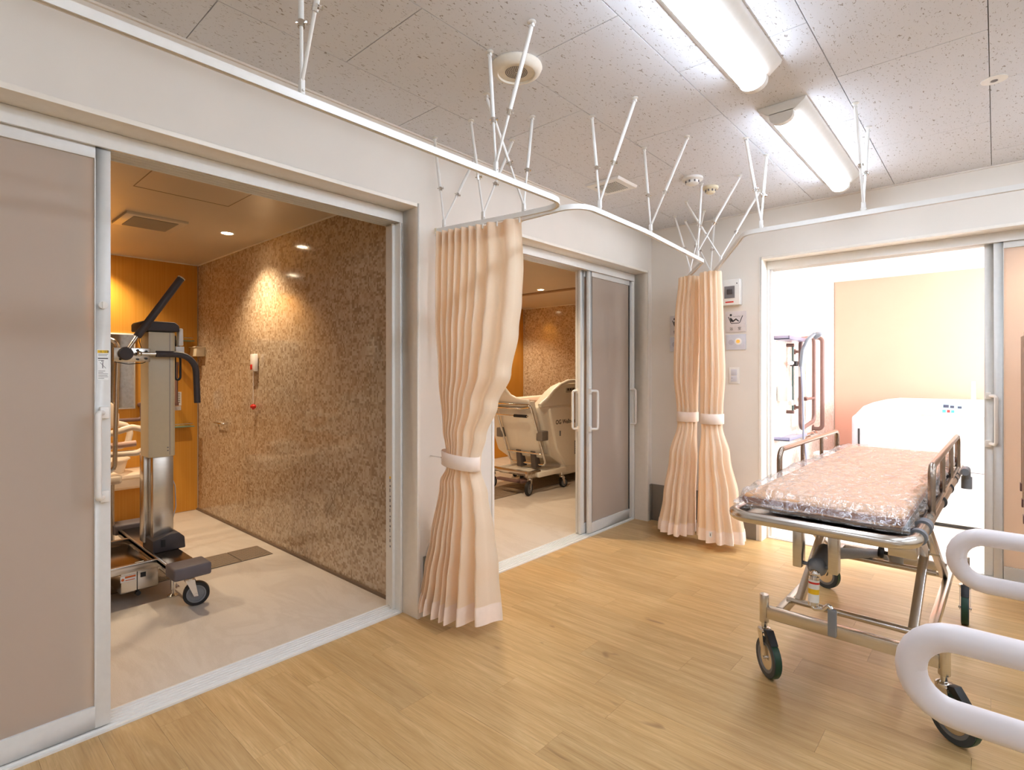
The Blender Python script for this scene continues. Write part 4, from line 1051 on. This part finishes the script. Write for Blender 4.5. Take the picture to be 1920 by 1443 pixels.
# shower chair behind the lift (mostly hidden by the door leaf)
SC = thing('shower_chair', (-4.15, .62, 0), 'white shower chair behind the patient lift, half hidden by the door', 'chair')
m_sc = plain('shower_chair_white', (240, 222, 200), .35, var=.015)
obj('backrest', M().prism([(.60, .86), (.90, .86), (.925, .88), (.925, .95), (.905, 1.0), (.885, 1.03), (.60, 1.03)], 'x', -4.33, -4.28), m_sc, SC, bevel=.014, seg=3)
for x in (-4.22, -4.66 + .0):
    pts = [(.72, .70), (.74, .78), (.86, .83), (.98, .865), (1.045, .845), (1.07, .79), (1.055, .715), (1.01, .695)]
    obj('armrest', M().tube([(x, a, b) for a, b in pts], .020, 14, closed=True, fil=.03), m_sc, SC, smooth=80)
obj('arm_pad', M().tube([(-4.22, .86, .752), (-4.22, 1.0, .758)], .020, 12), plain('pink_pad', (206, 168, 150), .5), SC, smooth=60)
obj('seat', M().box((-4.64, .50, .50), (-4.22, .93, .56)), m_sc, SC, bevel=.02, seg=3)
obj('push_bar', M().tube([(-4.10, .60, .60), (-4.10, .86, .60), (-4.10, .875, 1.41), (-4.10, .80, 1.45)], .013, 12, fil=.05), m_chrome, SC, smooth=60)
m = M()
for x in (-4.60, -4.26):
    for y in (.55, .88): m.cyl((x, y, .0), (x, y, .52), .013)
obj('legs_frame', m.cyl((-4.60, .55, .25), (-4.26, .55, .25), .009).cyl((-4.26, .60, .60), (-4.10, .60, .60), .011), m_steel, SC)
# wash counter, bowl
t = thing('wash_counter', (-5.15, .8, 0), 'low white wash counter on the orange wall behind the lift', 'counter')
obj('top', M().prism([(XO, .425), (XO, .44), (-5.02, .44), (-4.99, .43), (-4.99, .405), (-5.02, .395), (XO, .395)], 'y', .05, 1.325), m_sc, t, bevel=.004)
obj('basin_body', M().prism([(XO, .40), (-5.02, .395), (-5.06, .325), (-5.12, .30), (XO, .29)], 'y', .07, 1.315), m_sc, t, bevel=.006)
t = obj('wash_bowl', M().lathe([(.001, .004), (.10, .004), (.125, .10), (.145, .112), (.147, .105), (.138, .100), (.130, .10), (.105, 0), (.001, 0)], (-5.13, 1.03, .441), seg=36), m_sc, None, label='white wash bowl standing on the low wash counter', cat='bowl', smooth=50)
t = thing('tap', (-5.28, .8, .441), 'chrome tap on the wash counter behind the door', 'tap')
obj('spout', M().tube([(-5.26, .80, .441), (-5.26, .80, .60), (-5.14, .80, .60), (-5.14, .80, .57)], .011, 12, fil=.04), m_chrome, t, smooth=60)
# mirror, rail, shelves
t = thing('wall_mirror', (XO, 1.10, .93), 'tall narrow mirror on the orange wall behind the lift', 'mirror')
box('mirror_frame', (XO, .80, .925), (XO+.012, 1.255, 1.545), m_alu, t, bevel=.002); box('glass', (XO+.012, .812, .937), (XO+.0135, 1.243, 1.533), m_mirror, t)
t = thing('grab_rail', (XO, 1.1, .84), 'dark brown horizontal grab rail on the orange wall below the mirror', 'grab rail')
obj('bar', M().tube([(XO+.06, .60, .838), (XO+.06, 1.29, .838), (XO+.06, 1.29, .96)], .016, 12, fil=.03), m_brown, t, smooth=60)
obj('mounts', M().cyl((XO, .65, .838), (XO+.06, .65, .838), .012).cyl((XO, 1.25, .838), (XO+.06, 1.25, .838), .012).cyl((XO, 1.29, .955), (XO+.06, 1.29, .955), .020), m_brown, t)
def gshelf(z, label):
    t = thing('glass_shelf', (XO, 1.58, z), label, 'shelf', 'small glass shelves in the corner')
    box('pane', (XO, 1.46, z), (XO+.12, 1.665, z+.008), m_glassg, t, bevel=.001)
    obj('guard_rail', M().tube([(XO+.01, 1.47, z+.03), (XO+.115, 1.47, z+.03), (XO+.115, 1.655, z+.03), (XO+.01, 1.655, z+.03)], .004, 8, fil=.02), m_chrome, t, smooth=60)
gshelf(1.495, 'upper glass shelf right of the lift column'); gshelf(.752, 'lower glass shelf right of the lift column')
t = thing('instruction_sticker', (XO, 1.58, .9), 'white instruction sticker on the orange wall right of the lift', 'sticker')
on_x('paper', 1.535, 1.598, .935, 1.055, m_paper, XO, t); on_x('paper', 1.540, 1.595, .895, .930, m_lgrey, XO, t)
m = M()
for k in range(6): m.box((XO+.0006, 1.545, 1.04-.016*k), (XO+.0012, 1.588, 1.047-.016*k))
obj('print', m, m_ink2, t, smooth=0)
t = thing('shower_set', (XO, 1.56, 1.1), 'brown vertical shower bar on the orange wall behind the lift column', 'shower')
obj('slide_bar', M().tube([(XO+.05, 1.545, 1.30), (XO+.05, 1.545, .95)], .012, 12), m_brown, t, smooth=60); obj('bracket', M().box((XO, 1.53, 1.285), (XO+.06, 1.56, 1.315)).box((XO, 1.53, .94), (XO+.06, 1.56, .97)), m_brown, t)
t = thing('soap_dispenser', (-5.20, 1.70, 1.36), 'small beige box on the wall in the corner above the lower arm', 'dispenser')
obj('body', M().prism([(1.655, 1.365), (1.660, 1.435), (1.668, 1.442), (1.73, 1.442), (1.73, 1.365)], 'x', -5.30, -5.14), m_cream, t, bevel=.005)
obj('lid', M().box((-5.305, 1.650, 1.440), (-5.135, 1.73, 1.450)), m_cream, t, bevel=.003)
t = thing('nurse_call', (-4.09, 1.72, 1.24), 'white nurse call unit with a red button and red pull cord on the mosaic wall', 'nurse call')
obj('unit', M().box((-4.130, 1.695, 1.232), (-4.055, 1.722, 1.360)), m_plast, t, bevel=.005)
obj('button', M().box((-4.120, 1.690, 1.245), (-4.090, 1.695, 1.282)), m_red, t, bevel=.002)
obj('cord', M().cyl((-4.10, 1.705, .985), (-4.10, 1.705, 1.24), .0018, seg=6), m_plast, t)
obj('pull_ball', M().ball((-4.113, 1.705, .972), .016).ball((-4.087, 1.705, .972), .016).cyl((-4.10, 1.705, .95), (-4.10, 1.705, .99), .009), m_red, t, smooth=60)
t = thing('reflection_bar', (-4.75, 1.72, .80), 'small chrome bar imitating a reflection in the mosaic wall', 'hook')  # modelled bar stands in for a reflection on the glossy panel
obj('bar', M().tube([(-4.84, 1.728, .81), (-4.84, 1.69, .81), (-4.66, 1.69, .81), (-4.66, 1.728, .81)], .006, 8, fil=.02), m_chrome, t, smooth=60)
# floor grates
m_grate = plain('brown_grate', (150, 132, 112), .5)
def grate(name, x0, x1, y0, y1, label, step):
    t = thing(name, ((x0+x1)/2, (y0+y1)/2, 0), label, 'floor grate')
    obj('tray', M().box((x0, y0, .0004), (x1, y1, .0012)), plain('grate_gap', (92, 78, 64), .7) if 'grate_gap' not in bpy.data.materials else bpy.data.materials['grate_gap'], t, smooth=0)
    y = y0; k = 0
    while y < y1-.01:
        ye = min(y+step, y1)
        m = M(); n_ = 11
        for i in range(n_):
            xa = x0+(x1-x0)*i/n_; m.box((xa+.003, y+.004, .0012), (xa+(x1-x0)/n_-.005, ye-.004, .005))
        obj('grate_section', m, m_grate, t, smooth=0); y = ye; k += 1
grate('floor_grate', -3.885, -3.635, -.16, 1.644, 'long slotted brown floor drain under the patient lift', .20)
grate('floor_grate', -3.99, -3.60, 2.10, 6.15, 'long slotted brown floor drain in front of the bathing machine', .45)

# ------------------------------------------------------------------ bath 2: bathing machine and its docking seat
m_mach = plain('ivory_machine_shell', (246, 239, 224), .34, var=.012)
BM = thing('bathing_machine', (-3.9, 5.15, 0), 'ivory bathing machine with lettering on its side, behind the middle doorway', 'bathing machine')
prof2 = [(4.34, .86), (4.46, .935), (4.58, 1.02), (4.69, 1.075), (4.83, 1.115), (5.85, 1.12), (5.92, 1.05), (5.92, .86)]
obj('side_wall', M().prism(prof2, 'x', -3.64, -3.52), m_mach, BM, bevel=.02, seg=3)
prof = [(4.33, .87), (5.93, .90), (5.93, .30), (5.90, .10), (4.76, .10), (4.75, .22), (4.55, .34)]
obj('body', M().prism(prof, 'x', -4.30, -3.52), m_mach, BM, bevel=.03, seg=4)
obj('side_panel', M().prism([(4.505, .835), (4.53, .85), (5.70, .85), (5.72, .83), (5.70, .24), (5.66, .20), (4.80, .20), (4.62, .42)], 'x', -3.53, -3.495), m_mach, BM, bevel=.012, seg=3)
rim = [(-3.50, a, b) for a, b in ((4.335, .885), (4.46, .95), (4.58, 1.035), (4.69, 1.09), (4.83, 1.13), (5.86, 1.135))]
obj('rim', M().tube(rim+[(-3.60, 5.90, 1.08), (-4.20, 5.92, .93), (-4.28, 5.80, .93), (-4.28, 4.40, .90)], .022, 12, fil=.04), m_mach, BM, smooth=60)
obj('inner_tub', M().box((-4.15, 4.60, .88), (-3.68, 5.80, .925)), plain('tub_lining_pink', (206, 178, 160), .4), BM, bevel=.01)
cp = obj('control_panel', M().prism([(4.785, 1.005), (4.785, 1.055), (5.16, 1.075), (5.16, 1.02)], 'x', -3.50, -3.487), plain('panel_greige', (176, 166, 146), .4), BM, bevel=.003)
m = M()
for k, y in enumerate((4.80, 4.845, 4.895, 4.95, 5.0, 5.06, 5.11)): m.box((-3.487, y, 1.028 if k != 2 else 1.02), (-3.4845, y+.028, 1.052))
obj('display', m, m_ink, cp, smooth=0)
text('OG Wellness', .066, (-3.4945, 4.60, .672), ROT_XP, m_ink, BM, sx=.98, bold=.0012)
obj('label', M().box((-3.495, 4.945, .32), (-3.494, 5.04, .47)), m_ink2, BM, smooth=0)
m = M()
for k in range(5): m.box((-3.494, 4.955, .335+.025*k), (-3.4932, 5.03, .348+.025*k))
obj('label_print', m, m_lgrey, BM, smooth=0)
obj('latch', M().box((-3.495, 4.665, .545), (-3.485, 4.68, .60)), m_ink2, BM, bevel=.002)
for y in (4.86, 5.7): obj('levelling_foot', M().cyl((-3.60, y, .012), (-3.60, y, .14), .012).cyl((-3.60, y, 0), (-3.60, y, .014), .028), m_steel, BM); obj('levelling_foot', M().cyl((-4.22, y, .012), (-4.22, y, .14), .012).cyl((-4.22, y, 0), (-4.22, y, .014), .028), m_steel, BM)
for x in (-3.56, -4.24):
    for y in (4.80, 5.78): caster(BM, x, y, .12, .045, -1.2, m_black, 'grey', False, local=False)
# docking seat
DS = thing('bathing_chair', (-3.72, 4.30, 0), 'tilted bathing chair with a chrome frame docked against the bathing machine', 'chair')
def pl(x, z, o=0): return (x, 4.17+.40*(.91-z)-o*.93, z-o*.37)
def slab(poly, o0, o1):
    n_ = len(poly); V = [pl(x, z, o0) for x, z in poly]+[pl(x, z, o1) for x, z in poly]
    return M().add(V, [tuple(range(n_))[::-1], tuple(range(n_, 2*n_))]+[(i, (i+1) % n_, n_+(i+1) % n_, n_+i) for i in range(n_)])
obj('back_shell', slab([(-3.93, .33), (-3.52, .33), (-3.50, .36), (-3.50, .92), (-3.52, .945), (-3.66, .955), (-3.74, .99), (-3.79, 1.06), (-3.83, 1.10), (-3.93, 1.10), (-3.96, 1.06), (-3.96, .36)], -.035, .0), m_mach, DS, bevel=.012, seg=3)
obj('seat_shell', M().prism([(4.20, .93), (4.30, .93), (4.31, .87), (4.40, .58), (4.44, .46), (4.38, .46), (4.33, .58)], 'x', -3.93, -3.53), m_mach, DS, bevel=.01)
tb = lambda P, r: M().tube([pl(x, z, .018) for x, z in P], r, 12, fil=.05)
obj('back_frame', tb([(-3.97, .90), (-3.97, .27), (-3.475, .27), (-3.475, .905), (-3.97, .905), (-3.97, .90)], .012), m_chrome, DS, smooth=60)
obj('back_frame', tb([(-3.97, .86), (-3.60, .86), (-3.50, .875)], .010), m_chrome, DS, smooth=60)
obj('back_frame', tb([(-3.97, .385), (-3.475, .385)], .010), m_chrome, DS, smooth=60)
obj('push_handle', M().tube([pl(-3.97, .80, .05), pl(-3.52, .80, .05)], .009, 10), m_chrome, DS, smooth=60)
obj('grip', M().tube([pl(-3.70, .80, .05), pl(-3.535, .80, .05)], .016, 12), m_black, DS, smooth=60)
for x in (-3.445, -4.0): obj('clamp', M().box((x-.045, 4.26, .53), (x+.035, 4.37, .63)), plain('taupe_clamp', (120, 112, 104), .5) if 'taupe_clamp' not in bpy.data.materials else bpy.data.materials['taupe_clamp'], DS, bevel=.012, seg=3)
for x in (-3.82, -3.62): obj('hinge', M().prism([(4.36, .40), (4.42, .40), (4.48, .22), (4.38, .22)], 'x', x-.03, x+.03), m_vdark, DS, bevel=.004)
obj('platform', M().box((-3.95, 4.20, .165), (-3.50, 4.66, .205)), m_mach, DS, bevel=.008)
obj('platform_joint', M().box((-3.735, 4.198, .164), (-3.730, 4.66, .2062)), m_ink2, DS, smooth=0)
obj('side_bar', M().box((-3.47, 4.24, .165), (-3.43, 4.70, .215)), m_mach, DS, bevel=.005)
obj('side_bar', M().box((-3.495, 4.10, .17), (-3.455, 4.30, .235)), m_steel, DS, bevel=.004)
obj('side_bar', M().box((-4.02, 4.12, .17), (-3.98, 4.70, .215)), m_mach, DS, bevel=.005)
obj('cross_bar', M().box((-4.05, 4.15, .185), (-3.45, 4.19, .225)), m_steel, DS, bevel=.004)
obj('foot_pedal', M().box((-3.84, 4.04, .125), (-3.56, 4.10, .15)), m_brown, DS, bevel=.006)
obj('foot_pedal', M().box((-3.66, 4.10, .11), (-3.54, 4.28, .135)), m_brown, DS, bevel=.006)
caster(DS, -3.99, 4.16, .19, .070, math.radians(-100), m_black, 'grey', True, local=False)
caster(DS, -3.475, 4.15, .19, .070, math.radians(-75), m_black, 'grey', False, local=False)
caster(DS, -3.99, 4.62, .19, .05, 2.0, m_black, 'grey', False, local=False)
caster(DS, -3.46, 4.66, .19, .05, 1.4, m_black, 'grey', False, local=False)

# ------------------------------------------------------------------ bath 3: white bathtub, rails, shower
BT = thing('bathtub', (0, 5.85, 0), 'white moulded bathtub with a control panel in the bright bathroom', 'bathtub')
prof = [(-.92, .03), (-.92, .83), (-.90, .875), (-.85, .935), (-.78, .97), (-.68, .985), (-.45, .985), (1.0, .99), (1.05, .94), (1.05, .03)]
obj('body', M().prism(prof, 'y', 5.46, 6.30), m_tubw, BT, bevel=.02, seg=4)
obj('seam', M().box((-.76, 5.4585, .448), (1.04, 5.4605, .454)), m_ink2, BT, smooth=0)
obj('plinth', M().box((-.88, 5.50, 0), (1.0, 6.25, .035)), m_gasket, BT)
obj('end_cap', M().prism([(-.93, .50), (-.93, .84), (-.90, .87), (-.83, .87), (-.80, .50)], 'y', 5.44, 5.60), m_lgrey, BT, bevel=.008)
obj('slot', M().box((-.885, 5.436, .595), (-.871, 5.442, .745)), m_ink, BT)
cp = obj('control_panel', M().prism([(5.40, .888), (5.39, .90), (5.43, .985), (5.45, .995), (5.52, .995), (5.52, .888)], 'x', -.455, .30), m_tubw, BT, bevel=.006)
def cpn(name, xa, xb, za, zb, mat, o=.001):
    yf = lambda z: 5.39+(z-.90)/.085*.04
    return obj(name, M().add([(xa, yf(za)-o, za), (xb, yf(za)-o, za), (xb, yf(zb)-o, zb), (xa, yf(zb)-o, zb), (xa, yf(za), za), (xb, yf(za), za), (xb, yf(zb), zb), (xa, yf(zb), zb)], [(0, 1, 2, 3), (7, 6, 5, 4), (0, 4, 5, 1), (1, 5, 6, 2), (2, 6, 7, 3), (3, 7, 4, 0)]), mat, cp, smooth=0)
px = lambda p: -.452+(p-1728)*.00323
cpn('control_field', px(1751), px(1818), .905, .975, m_blueish)
cpn('display', px(1772), px(1782.5), .950, .972, m_lcd, .0025); cpn('display', px(1785), px(1792.5), .948, .966, m_lcd, .0025); cpn('display', px(1799), px(1806.5), .946, .963, m_lcd, .0025)
cpn('button', px(1771), px(1777), .914, .932, m_teal, .004); cpn('button', px(1779.5), px(1785), .913, .933, m_red, .004); cpn('button', px(1787.5), px(1793), .914, .931, m_teal, .004)
cpn('button', px(1743), px(1749), .953, .972, m_lgrey, .003); cpn('button', px(1743), px(1749), .915, .940, m_cream, .003); cpn('button', px(1832), px(1839), .92, .965, m_blueish, .003)
cpn('button', px(1809), px(1815), .948, .960, m_lgrey, .003); cpn('button', px(1810), px(1815), .925, .936, m_cream, .003)
obj('hose_post', M().cyl((-.128, 5.37, .845), (-.128, 5.37, 1.155), .0155, .0125, 20).box((-.155, 5.35, .835), (-.10, 5.40, .862)), m_plast, BT, bevel=.002)
def wallbar(name, label, cat, pts, r, mat, mounts, fil=.03):
    t = thing(name, (-1.27, pts[0][1], pts[0][2]), label, cat)
    obj('bar', M().tube(pts, r, 14, fil=fil), mat, t, smooth=60)
    if mounts:
        m = M()
        for (y, z) in mounts: m.cyl((-1.27, y, z), (-1.262, y, z), r*1.9)
        obj('flange', m, mat, t)
    return t
wallbar('grab_rail', 'brown vertical grab rail on the bright mosaic wall nearest the orange wall', 'grab rail', [(-1.268, 5.60, 1.545), (-1.19, 5.60, 1.545), (-1.19, 5.60, .705), (-1.268, 5.60, .705)], .018, m_brown, [(5.60, 1.545), (5.60, .705)], .06)
t = wallbar('fold_up_rail', 'brown fold-up loop rail on the bright mosaic wall behind the shower head', 'grab rail', [(-1.20, 4.90, .90), (-1.20, 4.90, 1.50), (-1.20, 5.34, 1.54), (-1.20, 5.34, .80), (-1.20, 4.90, .755), (-1.20, 4.90, .90)], .016, m_brown, None, .06)
obj('hinge', M().cyl((-1.268, 5.12, 1.0), (-1.20, 5.12, 1.0), .018).cyl((-1.20, 5.05, 1.0), (-1.20, 5.34, 1.0), .012), m_brown, t)
wallbar('grab_rail', 'thin brown vertical grab rail behind the fold-up loop rail', 'grab rail', [(-1.268, 5.0, 1.40), (-1.225, 5.0, 1.40), (-1.225, 5.0, .93), (-1.268, 5.0, .93)], .012, m_brown, [(5.0, 1.40), (5.0, .93)], .02)
t = thing('shower', (-1.27, 4.78, .9), 'white hand shower on a dark slide bar on the bright mosaic wall', 'shower')
obj('slide_bar', M().cyl((-1.225, 4.77, .90), (-1.225, 4.77, 1.455), .008), plain('dark_green_bar', (70, 92, 86), .3), t)
for z in (.905, 1.445): obj('bar_mount', M().cyl((-1.27, 4.77, z), (-1.215, 4.77, z), .014), m_brown, t)
obj('slider', M().box((-1.240, 4.745, 1.275), (-1.19, 4.80, 1.315)), m_ink, t, bevel=.004)
obj('slider_knob', M().cyl((-1.225, 4.745, 1.30), (-1.225, 4.69, 1.30), .016), m_plast, t)
obj('handset', M().tube([(-1.17, 4.79, 1.27), (-1.16, 4.80, 1.40), (-1.13, 4.83, 1.49), (-1.09, 4.87, 1.535)], .0155, 14, fil=.08).lathe([(.012, -.02), (.036, 0), (.040, .014), (.034, .020), (.001, .020)], (-1.075, 4.89, 1.53), (.55, .45, -.7)), plain('pale_grey_handset', (150, 156, 164), .3), t, smooth=60)
obj('bracket', M().box((-1.20, 4.83, 1.19), (-1.175, 4.87, 1.29)), m_plast, t, bevel=.004)
obj('hose', M().tube([(-1.17, 4.79, 1.27), (-1.155, 4.77, 1.10), (-1.14, 4.74, .85), (-1.14, 4.74, .55), (-1.15, 4.86, .42), (-1.18, 5.0, .50), (-1.20, 5.02, .66)], .0075, 10, fil=.12), plain('pale_hose', (150, 154, 172), .3), t, smooth=60)
def cshelf(y0, y1, z, label):
    t = thing('acrylic_shelf', (-1.27, (y0+y1)/2, z), label, 'shelf', 'clear acrylic shelves beside the shower')
    box('tray', (-1.27, y0, z), (-1.16, y1, z+.007), m_clearb, t, bevel=.001)
    obj('lip', M().box((-1.163, y0, z), (-1.158, y1, z+.028)).box((-1.27, y0, z), (-1.16, y0+.004, z+.028)), m_clearb, t)
cshelf(4.42, 4.92, 1.475, 'upper clear shelf above the slide bar'); cshelf(4.42, 4.93, .705, 'lower clear shelf beside the mixer tap')
t = thing('mixer_tap', (-1.27, 5.2, .74), 'chrome mixer tap below the fold-up loop rail', 'tap')
obj('body', M().cyl((-1.20, 4.98, .69), (-1.20, 5.32, .69), .020).cyl((-1.27, 5.06, .69), (-1.20, 5.06, .69), .014).cyl((-1.27, 5.24, .69), (-1.20, 5.24, .69), .014), m_chrome, t, smooth=50)
obj('handle', M().cyl((-1.20, 4.955, .69), (-1.20, 5.0, .69), .026), m_chrome, t); obj('handle', M().cyl((-1.20, 5.30, .69), (-1.20, 5.36, .69), .024), m_chrome, t)
obj('spout', M().tube([(-1.20, 5.15, .69), (-1.10, 5.15, .70), (-1.06, 5.15, .665)], .011, 12, fil=.03), m_chrome, t, smooth=60)
t = thing('soap_holder', (-1.27, 4.55, 1.05), 'white wall dispenser on the bright mosaic wall near the door jamb', 'dispenser')
box('body', (-1.27, 4.50, 1.0), (-1.19, 4.62, 1.12), m_plast, t, bevel=.008); box('nozzle', (-1.20, 4.54, .97), (-1.17, 4.58, 1.01), m_plast, t, bevel=.003)
t = thing('bath_stool', (-1.0, 5.04, 0), 'white bath stool behind the stretcher in the bright bathroom', 'stool')
obj('seat', M().lathe([(.001, .53), (.12, .53), (.135, .545), (.135, .560), (.12, .57), (.03, .565), (.001, .565)], (-1.0, 5.04, 0), seg=28), m_plast, t, smooth=50)
for a in (.6, 2.2, 3.8, 5.4): obj('leg', M().cyl((-1.0+.09*math.cos(a), 5.04+.09*math.sin(a), .54), (-1.0+.14*math.cos(a), 5.04+.14*math.sin(a), .01), .013, .011), m_plast, t); 
obj('apron', M().lathe([(.115, .42), (.118, .42), (.128, .53), (.124, .53)], (-1.0, 5.04, 0), seg=28, ring=True), m_plast, t)
